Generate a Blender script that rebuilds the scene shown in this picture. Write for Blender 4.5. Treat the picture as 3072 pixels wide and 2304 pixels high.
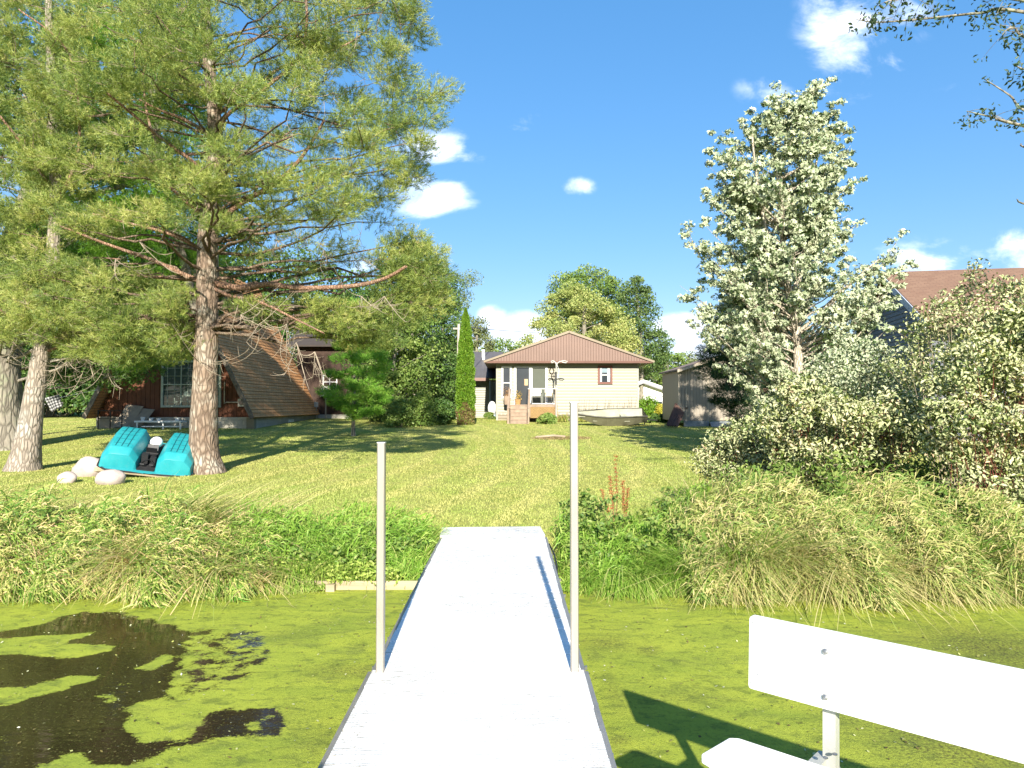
import bpy, math, random
import numpy as np
from mathutils import Vector, Matrix, noise as mnoise

for o in list(bpy.data.objects): bpy.data.objects.remove(o)
SC = bpy.context.scene
COL = SC.collection
rng = np.random.default_rng(7)
random.seed(7)

# ------------------------------------------------------------------ camera
EYE = 1.94                      # above the water; the dock's deck is at 0.40
DOCK = 0.40
PITCH, YAW = math.radians(1.718), math.radians(-0.273)
cam = bpy.data.cameras.new('camera'); camo = bpy.data.objects.new('camera', cam); COL.objects.link(camo)
camo.location = (0, 0, EYE); camo.rotation_euler = (math.pi/2 + PITCH, 0, YAW)
cam.sensor_fit = 'HORIZONTAL'; cam.sensor_width = 36; cam.lens = 36*700/1024
cam.clip_start = 0.05; cam.clip_end = 3000
SC.camera = camo

# ------------------------------------------------------------------ light
SUN_EL = math.radians(27.0)
sx_, sy_ = 0.0273, -1.0
wld = bpy.data.worlds.new('World'); SC.world = wld; wld.use_nodes = True
SUNV = Vector((sx_*math.cos(SUN_EL), sy_*math.cos(SUN_EL), math.sin(SUN_EL))).normalized()
sun = bpy.data.lights.new('sun', 'SUN'); suno = bpy.data.objects.new('sun', sun); COL.objects.link(suno)
sun.energy = 5.0; sun.angle = math.radians(0.55); sun.color = (1.0, 0.93, 0.80)
suno.rotation_euler = (-SUNV).to_track_quat('-Z', 'Y').to_euler(); suno.location = (4, -20, 15)
SC.view_settings.view_transform = 'Standard'; SC.view_settings.look = 'None'
SC.view_settings.exposure = 1.26; SC.view_settings.gamma = 1; SC.view_settings.use_curve_mapping = False
SKY_STRENGTH = 0.1

# ------------------------------------------------------------------ pixel rays (photo pixels, 3072 x 2304)
def _rot():
    rx = Matrix.Rotation(math.pi/2 + PITCH, 3, 'X'); rz = Matrix.Rotation(YAW, 3, 'Z')
    return np.array(rz @ rx)
RM = _rot()
def ray(sx, sy):
    sx = np.asarray(sx, float); sy = np.asarray(sy, float)
    v = np.stack([(sx-1536)/2100, (1152-sy)/2100, -np.ones_like(sx)], -1)
    return v @ RM.T
def W(sx, sy, Y):
    d = ray(sx, sy); t = np.asarray(Y)/d[..., 1]
    return d*t[..., None] + np.array([0, 0, EYE])
def Gp(sx, sy, z=0.0):
    d = ray(sx, sy); t = (z-EYE)/d[..., 2]
    return d*t[..., None] + np.array([0, 0, EYE])
K = 3072/2212.0
def W2(x, y, Y): return W(np.asarray(x)*K, np.asarray(y)*K, Y)      # 2212-wide reading of the photo
def G2(x, y, z=0.0): return Gp(np.asarray(x)*K, np.asarray(y)*K, z)

# ------------------------------------------------------------------ node helpers
def newmat(name):
    m = bpy.data.materials.new(name); m.use_nodes = True; nt = m.node_tree
    for n in list(nt.nodes): nt.nodes.remove(n)
    out = nt.nodes.new('ShaderNodeOutputMaterial'); return m, nt, out
def N(nt, typ, **kw):
    n = nt.nodes.new(typ)
    for k, v in kw.items():
        if k == 'inp':
            for kk, vv in v.items(): n.inputs[kk].default_value = vv
        else: setattr(n, k, v)
    return n
def L(nt, a, b): nt.links.new(a, b)
def ramp(nt, fac, stops, interp='LINEAR'):
    r = N(nt, 'ShaderNodeValToRGB'); r.color_ramp.interpolation = interp
    cr = r.color_ramp
    while len(cr.elements) < len(stops): cr.elements.new(0.5)
    for e, (p, c) in zip(cr.elements, stops):
        e.position = p; e.color = (c[0], c[1], c[2], 1) if hasattr(c, '__len__') else (c, c, c, 1)
    if fac is not None: L(nt, fac, r.inputs[0])
    return r
def mixc(nt, fac, a, b, mode='MIX'):
    m = N(nt, 'ShaderNodeMix', data_type='RGBA', blend_type=mode)
    for s, v in ((m.inputs[0], fac), (m.inputs[6], a), (m.inputs[7], b)):
        if isinstance(v, bpy.types.NodeSocket): L(nt, v, s)
        elif isinstance(v, (int, float)): s.default_value = v
        else: s.default_value = (v[0], v[1], v[2], 1)
    return m.outputs[2]
def math_(nt, op, a, b=None, c=None, clamp=False):
    m = N(nt, 'ShaderNodeMath', operation=op); m.use_clamp = clamp
    for i, v in enumerate((a, b, c)):
        if v is None: continue
        if isinstance(v, bpy.types.NodeSocket): L(nt, v, m.inputs[i])
        else: m.inputs[i].default_value = v
    return m.outputs[0]
def noise_(nt, scale, detail=3, rough=.55, vec=None, dist=0, sc=None):
    n = N(nt, 'ShaderNodeTexNoise'); n.inputs['Scale'].default_value = scale; n.inputs['Detail'].default_value = detail
    n.inputs['Roughness'].default_value = rough; n.inputs['Distortion'].default_value = dist
    if vec is None:
        tc = N(nt, 'ShaderNodeTexCoord'); vec = tc.outputs['Object']
    if sc is not None:
        mp = N(nt, 'ShaderNodeMapping'); mp.inputs['Scale'].default_value = sc; L(nt, vec, mp.inputs[0]); vec = mp.outputs[0]
    L(nt, vec, n.inputs['Vector']); return n.outputs['Fac']
def pbsdf(nt, out, color, rough=.6, metal=0, spec=.5, bump=None, bstr=.3, bdist=.02):
    p = N(nt, 'ShaderNodeBsdfPrincipled')
    if isinstance(color, bpy.types.NodeSocket): L(nt, color, p.inputs['Base Color'])
    else: p.inputs['Base Color'].default_value = (*color, 1)
    if isinstance(rough, bpy.types.NodeSocket): L(nt, rough, p.inputs['Roughness'])
    else: p.inputs['Roughness'].default_value = rough
    p.inputs['Metallic'].default_value = metal; p.inputs['Specular IOR Level'].default_value = spec
    if bump is not None:
        b = N(nt, 'ShaderNodeBump'); b.inputs['Strength'].default_value = bstr; b.inputs['Distance'].default_value = bdist
        L(nt, bump, b.inputs['Height']); L(nt, b.outputs[0], p.inputs['Normal'])
    if out is not None: L(nt, p.outputs[0], out.inputs[0])
    return p
def m_plain(name, c, rough=.6, metal=0, var=.12, scale=3, bstr=.1, spec=.4, sc=None):
    m, nt, out = newmat(name)
    n = noise_(nt, scale, 5, .6, sc=sc)
    a = tuple(x*(1-var) for x in c); b = tuple(min(1, x*(1+var)) for x in c)
    col = ramp(nt, n, [(.3, a), (.7, b)]).outputs[0]
    pbsdf(nt, out, col, rough, metal, spec, bump=noise_(nt, scale*8, 4, sc=sc), bstr=bstr, bdist=.01)
    return m
def m_leaf(name, stops, back=None, trans=.3, rough=.5, spec=.3, big=None):
    m, nt, out = newmat(name)
    at = N(nt, 'ShaderNodeAttribute', attribute_name='var')
    col = ramp(nt, at.outputs['Fac'], stops).outputs[0]
    if big is not None:
        col = mixc(nt, ramp(nt, noise_(nt, big[0], 2), [(.4, 0), (.62, 1)]).outputs[0], col, mixc(nt, 1.0, col, big[1], 'MULTIPLY'))
    if back is not None:
        g = N(nt, 'ShaderNodeNewGeometry')
        bc = ramp(nt, at.outputs['Fac'], back).outputs[0]
        col = mixc(nt, g.outputs['Backfacing'], col, bc)
    p = pbsdf(nt, None, col, rough, 0, spec)
    t = N(nt, 'ShaderNodeBsdfTranslucent'); L(nt, mixc(nt, 1.0, col, (1.0, 1.0, .55), 'MULTIPLY'), t.inputs[0])
    mx = N(nt, 'ShaderNodeMixShader'); mx.inputs[0].default_value = trans
    L(nt, p.outputs[0], mx.inputs[1]); L(nt, t.outputs[0], mx.inputs[2]); L(nt, mx.outputs[0], out.inputs[0])
    return m
def m_bark(name, c1, c2, c3=None, scale=6, vs=9):
    m, nt, out = newmat(name)
    tc = N(nt, 'ShaderNodeTexCoord')
    mp = N(nt, 'ShaderNodeMapping'); mp.inputs['Scale'].default_value = (1, 1, .28); L(nt, tc.outputs['Object'], mp.inputs[0])
    wob = N(nt, 'ShaderNodeTexNoise'); wob.inputs['Scale'].default_value = 5; L(nt, mp.outputs[0], wob.inputs['Vector'])
    add = N(nt, 'ShaderNodeMix', data_type='VECTOR'); add.inputs[0].default_value = .09
    L(nt, mp.outputs[0], add.inputs[4]); L(nt, wob.outputs['Color'], add.inputs[5])
    v = N(nt, 'ShaderNodeTexVoronoi', feature='DISTANCE_TO_EDGE'); v.inputs['Scale'].default_value = vs; L(nt, add.outputs[1], v.inputs['Vector'])
    crack = ramp(nt, v.outputs['Distance'], [(.0, .1), (.22, 1)]).outputs[0]
    n1 = noise_(nt, scale, 6, .7, vec=mp.outputs[0])
    col = mixc(nt, ramp(nt, n1, [(.35, 0), (.65, 1)]).outputs[0], c1, c2)
    if c3 is not None:                                   # lichen / orange flakes
        col = mixc(nt, ramp(nt, noise_(nt, 2.3, 4, vec=tc.outputs['Object']), [(.5, 0), (.66, .8)]).outputs[0], col, c3)
    dark = tuple(x*.5 for x in c1)
    col = mixc(nt, crack, dark, col)
    h = math_(nt, 'ADD', math_(nt, 'MULTIPLY', crack, .7), math_(nt, 'MULTIPLY', n1, .5))
    pbsdf(nt, out, col, .9, 0, .2, bump=h, bstr=.8, bdist=.03)
    return m

# ------------------------------------------------------------------ object helpers
def tag(o, label=None, cat=None, group=None, kind=None):
    if label: o['label'] = label
    if cat: o['category'] = cat
    if group: o['group'] = group
    if kind: o['kind'] = kind
    return o
def thing(name, label, cat, loc=(0, 0, 0), rz=0, group=None):
    o = bpy.data.objects.new(name, None); COL.objects.link(o); o.empty_display_size = .2
    o.location = loc; o.rotation_euler = (0, 0, rz)
    return tag(o, label, cat, group)
def link(name, me, mat, parent=None):
    o = bpy.data.objects.new(name, me); COL.objects.link(o)
    if mat is not None and len(me.materials) == 0: me.materials.append(mat)
    if parent is not None:
        o.parent = parent
        root = parent
        M = Matrix.Identity(4)
        chain = []
        while root is not None: chain.append(root); root = root.parent
        for r in reversed(chain): M = M @ r.matrix_basis
        o['_w'] = 1
        if WORLD_GEO[0]: o.matrix_basis = M.inverted()
        del o['_w']
    return o
WORLD_GEO = [True]      # geometry given in world coordinates (placed through the inverse of the parent)
def mesh_np(name, V, F, var=None, smooth=False, vattr=None):
    V = np.asarray(V, np.float32); F = np.asarray(F, np.int32)
    me = bpy.data.meshes.new(name); k = F.shape[1]
    me.vertices.add(len(V)); me.vertices.foreach_set('co', V.ravel())
    me.loops.add(F.size); me.loops.foreach_set('vertex_index', F.ravel())
    me.polygons.add(len(F)); me.polygons.foreach_set('loop_start', np.arange(0, F.size, k, dtype=np.int32))
    me.polygons.foreach_set('loop_total', np.full(len(F), k, np.int32))
    if smooth: me.polygons.foreach_set('use_smooth', np.ones(len(F), bool))
    if var is not None:
        a = me.attributes.new('var', 'FLOAT', 'FACE'); a.data.foreach_set('value', np.asarray(var, np.float32))
    for nm, arr in (vattr or {}).items():
        a = me.attributes.new(nm, 'FLOAT', 'POINT'); a.data.foreach_set('value', np.asarray(arr, np.float32))
    me.update(calc_edges=True); return me
class MB:
    def __init__(s): s.v = []; s.f = []
    def add(s, vs, fs):
        b = len(s.v); s.v += [tuple(map(float, p)) for p in vs]; s.f += [tuple(b+i for i in f) for f in fs]; return s
    def box(s, x0, x1, y0, y1, z0, z1):
        vs = [(x, y, z) for z in (z0, z1) for y in (y0, y1) for x in (x0, x1)]
        return s.add(vs, [(0, 2, 3, 1), (4, 5, 7, 6), (0, 1, 5, 4), (2, 6, 7, 3), (0, 4, 6, 2), (1, 3, 7, 5)])
    def bbox(s, x0, x1, y0, y1, z0, z1, b=.006):      # box with its vertical/horizontal edges chamfered (octagon prism along x)
        pts = [(y0+b, z0), (y1-b, z0), (y1, z0+b), (y1, z1-b), (y1-b, z1), (y0+b, z1), (y0, z1-b), (y0, z0+b)]
        vs = [(x0, p[0], p[1]) for p in pts] + [(x1, p[0], p[1]) for p in pts]
        fs = [(i, (i+1) % 8, 8+(i+1) % 8, 8+i) for i in range(8)] + [tuple(range(7, -1, -1)), tuple(range(8, 16))]
        return s.add(vs, fs)
    def prism(s, poly, d):                             # poly: list of 3D points, d: extrusion vector
        n = len(poly); d = np.array(d, float); a = [np.array(p, float) for p in poly]
        vs = a + [p+d for p in a]
        fs = [tuple(range(n-1, -1, -1)), tuple(range(n, 2*n))] + [(i, (i+1) % n, n+(i+1) % n, n+i) for i in range(n)]
        return s.add(vs, fs)
    def beam(s, a, b, w, h=None, up=(0, 0, 1)):
        h = w if h is None else h
        a = np.array(a, float); b = np.array(b, float); t = b-a; t /= np.linalg.norm(t)
        u = np.array(up, float); sd = np.cross(t, u)
        if np.linalg.norm(sd) < 1e-3: sd = np.cross(t, (1, 0, 0))
        sd /= np.linalg.norm(sd); u = np.cross(sd, t)
        vs = [p+sd*i*w/2+u*j*h/2 for p in (a, b) for i, j in ((-1, -1), (1, -1), (1, 1), (-1, 1))]
        return s.add(vs, [(0, 1, 2, 3), (7, 6, 5, 4), (0, 4, 5, 1), (1, 5, 6, 2), (2, 6, 7, 3), (3, 7, 4, 0)])
    def tube(s, pts, r, k=8):
        P = np.array(pts, float)[None]; R = np.full((1, len(pts)), r) if np.isscalar(r) else np.array(r, float)[None]
        V, F = tubes_np(P, R, k); b = len(s.v)
        s.v += [tuple(p) for p in V.tolist()]; s.f += [tuple(b+i for i in f) for f in F.tolist()]
        s.f += [tuple(b+i for i in range(k-1, -1, -1)), tuple(b+(len(pts)-1)*k+i for i in range(k))]
        return s
    def ball(s, c, r, n=10, m=7):
        rr = np.array(r if hasattr(r, '__len__') else (r, r, r), float); c = np.array(c, float); vs = [c-rr*(0, 0, 1)]
        for j in range(1, m):
            a = -math.pi/2+math.pi*j/m
            vs += [c+rr*(math.cos(a)*math.cos(2*math.pi*i/n), math.cos(a)*math.sin(2*math.pi*i/n), math.sin(a)) for i in range(n)]
        vs.append(c+rr*(0, 0, 1)); fs = []
        for i in range(n):
            i2 = (i+1) % n; fs.append((0, 1+i2, 1+i)); fs.append((1+(m-2)*n+i, 1+(m-2)*n+i2, len(vs)-1))
            for j in range(m-2): fs.append((1+j*n+i, 1+j*n+i2, 1+(j+1)*n+i2, 1+(j+1)*n+i))
        return s.add(vs, fs)
    def mesh(s, name, smooth=False):
        me = bpy.data.meshes.new(name); me.from_pydata(s.v, [], s.f); me.update()
        if smooth: me.polygons.foreach_set('use_smooth', np.ones(len(s.f), bool))
        return me
    def build(s, name, mat, parent=None, smooth=False, kind=None, label=None):
        o = link(name, s.mesh(name, smooth), mat, parent)
        if kind: o['kind'] = kind
        if label: o['label'] = label
        return o
def norm(v): return v/np.maximum(np.linalg.norm(v, axis=-1, keepdims=True), 1e-9)
def tubes_np(P, R, k=5):
    n, m, _ = P.shape
    T = np.empty_like(P); T[:, 1:-1] = P[:, 2:]-P[:, :-2]; T[:, 0] = P[:, 1]-P[:, 0]; T[:, -1] = P[:, -1]-P[:, -2]; T = norm(T)
    ref = np.zeros((n, 1, 3)); d = np.abs(norm(P[:, -1]-P[:, 0])); ax = np.argmin(d, 1); ref[np.arange(n), 0, ax] = 1
    A = norm(np.cross(T, np.broadcast_to(ref, T.shape))); B = np.cross(T, A)
    an = np.arange(k)*2*np.pi/k
    V = P[:, :, None]+R[:, :, None, None]*(A[:, :, None]*np.cos(an)[:, None]+B[:, :, None]*np.sin(an)[:, None])
    V = V.reshape(-1, 3)
    i = np.arange(n)[:, None, None]*m*k; j = np.arange(m-1)[None, :, None]*k; a = np.arange(k)[None, None]; a2 = (a+1) % k
    F = np.stack([i+j+a, i+j+a2, i+j+k+a2, i+j+k+a], -1).reshape(-1, 4)
    return V, F
def bez(A, C, B, m):
    t = np.linspace(0, 1, m)[None, :, None]
    return (1-t)**2*A[:, None]+2*t*(1-t)*C[:, None]+t*t*B[:, None]

# ------------------------------------------------------------------ terrain
def gz(x, y):
    x = np.asarray(x, float); y = np.asarray(y, float)
    z = np.interp(y, [7.46, 7.9, 8.7, 14, 24, 31, 38, 41, 60, 120, 700], [.07, .16, .36, .37, .58, .78, .98, 1.1, 1.35, 1.5, 1.6])
    z = z + .16*np.clip((-x-6)/6, 0, 1)*np.clip((y-20)/8, 0, 1)*np.clip((45-y)/10, 0, 1)
    z = z + .05*np.clip((x-6)/6, 0, 1)*np.clip((y-20)/8, 0, 1)
    z = z + .02*np.sin(x*.7+.4)*np.sin(y*.45)*np.clip((y-9)/3, 0, 1)
    back = np.interp(y, [-400, -70, -60, -58], [1.0, .6, .3, -.6])
    return np.where(y < 7.455, back, z)
MAT = {}
def lawn_material():
    m, nt, out = newmat('lawn')
    tc = N(nt, 'ShaderNodeTexCoord'); o = tc.outputs['Object']
    n1 = noise_(nt, .35, 4, .6, vec=o); n2 = noise_(nt, 2.2, 5, .65, vec=o); n3 = noise_(nt, 30, 4, .7, vec=o)
    stripe = N(nt, 'ShaderNodeTexWave', wave_type='BANDS', bands_direction='X'); stripe.inputs['Scale'].default_value = .30
    stripe.inputs['Distortion'].default_value = 2.2; stripe.inputs['Detail'].default_value = 1.5; stripe.inputs['Detail Scale'].default_value = .25
    L(nt, o, stripe.inputs['Vector'])
    c = mixc(nt, ramp(nt, n1, [(.38, 0), (.62, 1)]).outputs[0], (.33, .38, .07), (.45, .43, .13))
    c = mixc(nt, math_(nt, 'MULTIPLY', stripe.outputs['Fac'], .42), c, (.52, .49, .18))
    c = mixc(nt, ramp(nt, n2, [(.3, .5), (.5, 0)]).outputs[0], c, (.22, .31, .05))
    c = mixc(nt, ramp(nt, n2, [(.6, 0), (.75, .55)]).outputs[0], c, (.50, .42, .20))
    c = mixc(nt, ramp(nt, n3, [(.35, .5), (.6, 0)]).outputs[0], c, (.17, .24, .04))
    pbsdf(nt, out, c, .95, 0, .1, bump=math_(nt, 'ADD', n3, noise_(nt, 90, 3, vec=o)), bstr=.9, bdist=.05)
    return m
def build_ground():
    xs = np.unique(np.concatenate([np.linspace(-700, -60, 14), np.linspace(-60, -20, 40), np.linspace(-20, 20, 161), np.linspace(20, 60, 40), np.linspace(60, 700, 14)]))
    ys = np.unique(np.concatenate([[-400, -70, -60, -58, 7.45], np.linspace(7.46, 14, 40), np.linspace(14, 60, 140), np.linspace(60, 700, 24)]))
    X, Y = np.meshgrid(xs, ys); Z = gz(X, Y)
    V = np.stack([X, Y, Z], -1).reshape(-1, 3); nx = len(xs)
    i, j = np.meshgrid(np.arange(nx-1), np.arange(len(ys)-1)); b = (j*nx+i).ravel()
    F = np.stack([b, b+1, b+1+nx, b+nx], -1)
    me = mesh_np('lawn', V, F, smooth=True)
    o = link('lawn', me, lawn_material()); tag(o, kind='structure')
build_ground()

# ------------------------------------------------------------------ pond
def inpoly(P, poly):
    poly = np.asarray(poly, float); x, y = P[..., 0], P[..., 1]; c = np.zeros(x.shape, bool); j = len(poly)-1
    for i in range(len(poly)):
        xi, yi = poly[i]; xj, yj = poly[j]
        c ^= ((yi > y) != (yj > y)) & (x < (xj-xi)*(y-yi)/(yj-yi+1e-12)+xi); j = i
    return c
def z7(p):     # reading scale of the pond close-up -> world on z = 0
    p = np.asarray(p, float); return Gp(p[:, 0]/1.7015, 1550+p[:, 1]/1.7015, 0.0)[:, :2]
def vnoise(X, Y, f, seed):
    r = np.random.default_rng(seed).random((256, 256)); x = X*f+50; y = Y*f+50; i = np.floor(x).astype(int); j = np.floor(y).astype(int); u = x-i; v = y-j; u = u*u*(3-2*u); v = v*v*(3-2*v)
    g = lambda a, b: r[a % 256, b % 256]
    return (g(i, j)*(1-u)*(1-v)+g(i+1, j)*u*(1-v)+g(i, j+1)*(1-u)*v+g(i+1, j+1)*u*v)*2-1
def build_pond():
    xs = np.unique(np.concatenate([np.linspace(-300, -8, 10), np.arange(-8, 7, .026), np.linspace(7, 300, 10)]))
    ys = np.unique(np.concatenate([np.linspace(-60, 2.4, 8), np.arange(2.4, 7.46, .026), [7.47]]))
    X, Y = np.meshgrid(xs, ys)
    wx = sum(a*vnoise(X*.8, Y*1.3, f, k) for a, f, k in ((.16, 1.3, 1), (.09, 3.1, 2), (.05, 7.3, 3), (.03, 15, 4), (.02, 30, 5)))
    wy = sum(a*vnoise(X*.8, Y*1.3, f, k) for a, f, k in ((.10, 1.3, 6), (.055, 3.1, 7), (.035, 7.3, 8), (.022, 15, 9), (.014, 30, 10)))
    P = np.stack([X+wx, Y+wy], -1)
    weed = np.ones(X.shape)
    dark = [[(-400, 640), (0, 600), (200, 540), (380, 480), (620, 500), (900, 590), (1160, 610), (1170, 700), (1120, 800), (1050, 850), (1000, 890), (850, 930), (760, 980), (640, 1060), (650, 1095), (760, 1112), (930, 1090), (1050, 1050), (1180, 1060), (1240, 1100), (1480, 1100), (1520, 1040), (1480, 980), (1400, 975), (1250, 960), (1100, 995), (960, 1060), (900, 1100), (850, 1130), (820, 1170), (700, 1220), (600, 1250), (380, 1240), (370, 1200), (280, 1200), (180, 1270), (130, 1330), (-600, 1400)]]; neck = [(800, 1200), (900, 1105), (1030, 1055), (1150, 1020), (1230, 985), (1330, 1050), (1200, 1098), (1050, 1112), (940, 1135), (870, 1180)]
    for d in dark: weed[inpoly(P, z7(d))] = 0
    sp = inpoly(P, z7([(1000, 560), (1240, 600), (1260, 700), (1230, 800), (1050, 900), (880, 900), (960, 800), (1000, 700)])); weed[sp] = .52
    light = [[(640, 770), (700, 715), (800, 690), (815, 710), (740, 775)], [(-200, 630), (0, 620), (150, 600), (390, 585), (300, 630), (430, 650), (500, 690), (380, 725), (0, 720), (-200, 730)],
             [(-200, 900), (0, 900), (90, 875), (130, 900), (250, 860), (400, 828), (510, 835), (470, 880), (350, 920), (200, 960), (0, 970), (-200, 990)],
             [(510, 965), (590, 940), (680, 930), (600, 960)], [(-200, 500), (0, 500), (200, 510), (190, 550), (0, 580), (-200, 590)], [(650, 890), (740, 865), (730, 880)],
             [(630, 1070), (760, 980), (980, 915), (1250, 905), (1290, 920), (1100, 990), (950, 1060), (860, 1100), (700, 1112)],
             [(1230, 1085), (1290, 1040), (1380, 1010), (1420, 990), (1400, 1030), (1300, 1090)], [(940, 700), (975, 705), (950, 715)], [(750, 960), (850, 940), (760, 985)]]
    for l in light: weed[inpoly(P, z7(l))] = 1
    weed[inpoly(P, z7(neck))] = 0
    fade = inpoly(P, z7([(900, 560), (1300, 590), (1320, 720), (1250, 830), (1050, 920), (860, 930), (900, 800), (820, 650)]))
    sp2 = vnoise(X, Y, 22, 21)+.8*vnoise(X, Y, 48, 22)
    weed[fade] = np.clip(.5+sp2[fade]*.6, 0, 1)
    for _ in range(3):
        w2 = weed.copy(); w2[1:-1, 1:-1] = (weed[1:-1, 1:-1]*2+weed[:-2, 1:-1]+weed[2:, 1:-1]+weed[1:-1, :-2]+weed[1:-1, 2:])/6; weed = w2
    dirt = np.zeros(X.shape)
    for (cx, cy, rx, ry, s) in [(2140, 1400, 170, 55, 1), (2000, 1385, 110, 30, .6), (2060, 1600, 200, 70, .9), (1850, 1560, 90, 45, .5), (640, 1370, 60, 14, .35), (740, 1450, 90, 16, .6),
                                (1310, 1390, 50, 16, .7), (1400, 1405, 25, 10, .8), (1480, 1500, 90, 22, .35), (690, 1590, 70, 30, .4), (620, 1540, 60, 30, .3), (1335, 1600, 22, 9, .7), (1330, 1500, 20, 40, .4), (2200, 1560, 100, 60, .8)]:
        c = G2(cx, cy)[:2]; ex = abs(G2(cx+rx, cy)[0]-c[0]); ey = abs(G2(cx, cy-ry)[1]-c[1])
        dirt = np.maximum(dirt, s*np.exp(-((X-c[0])/ex)**2-((Y-c[1])/ey)**2))
    V = np.stack([X, Y, np.zeros(X.shape)], -1).reshape(-1, 3); nx = len(xs)
    i, j = np.meshgrid(np.arange(nx-1), np.arange(len(ys)-1)); b = (j*nx+i).ravel()
    F = np.stack([b, b+1, b+1+nx, b+nx], -1)
    m, nt, out = newmat('duckweed_water')
    tc = N(nt, 'ShaderNodeTexCoord'); o = tc.outputs['Object']
    aw = N(nt, 'ShaderNodeAttribute', attribute_name='weed'); ad = N(nt, 'ShaderNodeAttribute', attribute_name='dirt')
    nf = noise_(nt, 45, 6, .75, vec=o); nm = noise_(nt, 6, 5, .7, vec=o, dist=.6, sc=(1, 1.7, 1)); nl = noise_(nt, 1.1, 5, .65, vec=o, dist=1.6, sc=(.7, 1.4, 1))
    nd = noise_(nt, 150, 2, .6, vec=o)
    s = math_(nt, 'ADD', aw.outputs['Fac'], math_(nt, 'MULTIPLY', math_(nt, 'SUBTRACT', nm, .5), 1.5))
    s = math_(nt, 'ADD', s, math_(nt, 'MULTIPLY', math_(nt, 'SUBTRACT', nf, .5), 1.3))
    dd = math_(nt, 'MULTIPLY', ad.outputs['Fac'], math_(nt, 'ADD', .35, math_(nt, 'MULTIPLY', nm, 1.5)))
    s2 = math_(nt, 'SUBTRACT', s, math_(nt, 'MULTIPLY', dd, .22))
    mask = ramp(nt, s2, [(.32, 0), (.50, .75), (.68, 1)]).outputs[0]
    w = mixc(nt, ramp(nt, nl, [(.35, 0), (.65, 1)]).outputs[0], (.38, .425, .05), (.25, .315, .04))
    w = mixc(nt, ramp(nt, nm, [(.36, .7), (.50, 0)]).outputs[0], w, (.13, .17, .03))
    w = mixc(nt, ramp(nt, noise_(nt, 2.6, 6, .7, vec=o, dist=1.0, sc=(.6, 1.5, 1)), [(.54, 0), (.70, .7)]).outputs[0], w, (.15, .175, .045))
    w = mixc(nt, ramp(nt, nf, [(.56, 0), (.68, .6)]).outputs[0], w, (.42, .46, .10))
    w = mixc(nt, ramp(nt, nf, [(.33, .8), (.46, 0)]).outputs[0], w, (.09, .13, .025))
    # small brown holes scattered in the mat
    vo = N(nt, 'ShaderNodeTexVoronoi'); vo.inputs['Scale'].default_value = 5.5
    mp = N(nt, 'ShaderNodeMapping'); mp.inputs['Scale'].default_value = (1, 1.3, 1); L(nt, o, mp.inputs[0]); L(nt, mp.outputs[0], vo.inputs['Vector'])
    hole = math_(nt, 'MULTIPLY', ramp(nt, math_(nt, 'ADD', vo.outputs['Distance'], math_(nt, 'MULTIPLY', nf, .22)), [(.20, 1), (.27, 0)]).outputs[0], ramp(nt, noise_(nt, .9, 2, vec=o), [(.5, 0), (.6, .7)]).outputs[0])
    w = mixc(nt, hole, w, (.075, .08, .02))
    w = mixc(nt, math_(nt, 'MULTIPLY', dd, ramp(nt, nf, [(.38, 1.0), (.60, .15)]).outputs[0], clamp=True), w, (.075, .07, .028))
    weedS = pbsdf(nt, None, w, .8, 0, .15, bump=math_(nt, 'ADD', nf, nd), bstr=.8, bdist=.012)
    n5 = noise_(nt, 60, 2, vec=o)
    wc = mixc(nt, ramp(nt, math_(nt, 'MULTIPLY', n5, nf), [(.30, 0), (.37, .9)]).outputs[0], (.024, .018, .008), (.10, .10, .03))
    wat = pbsdf(nt, None, wc, .06, 0, .35, bump=noise_(nt, 3, 3, vec=o, sc=(1, 2.5, 1)), bstr=.12, bdist=.02)
    mx = N(nt, 'ShaderNodeMixShader'); L(nt, mask, mx.inputs[0]); L(nt, wat.outputs[0], mx.inputs[1]); L(nt, weedS.outputs[0], mx.inputs[2]); L(nt, mx.outputs[0], out.inputs[0])
    me = mesh_np('pond_water', V, F, smooth=True, vattr={'weed': weed.ravel(), 'dirt': dirt.ravel()})
    o = link('pond_water', me, m); tag(o, kind='structure')
build_pond()

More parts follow.
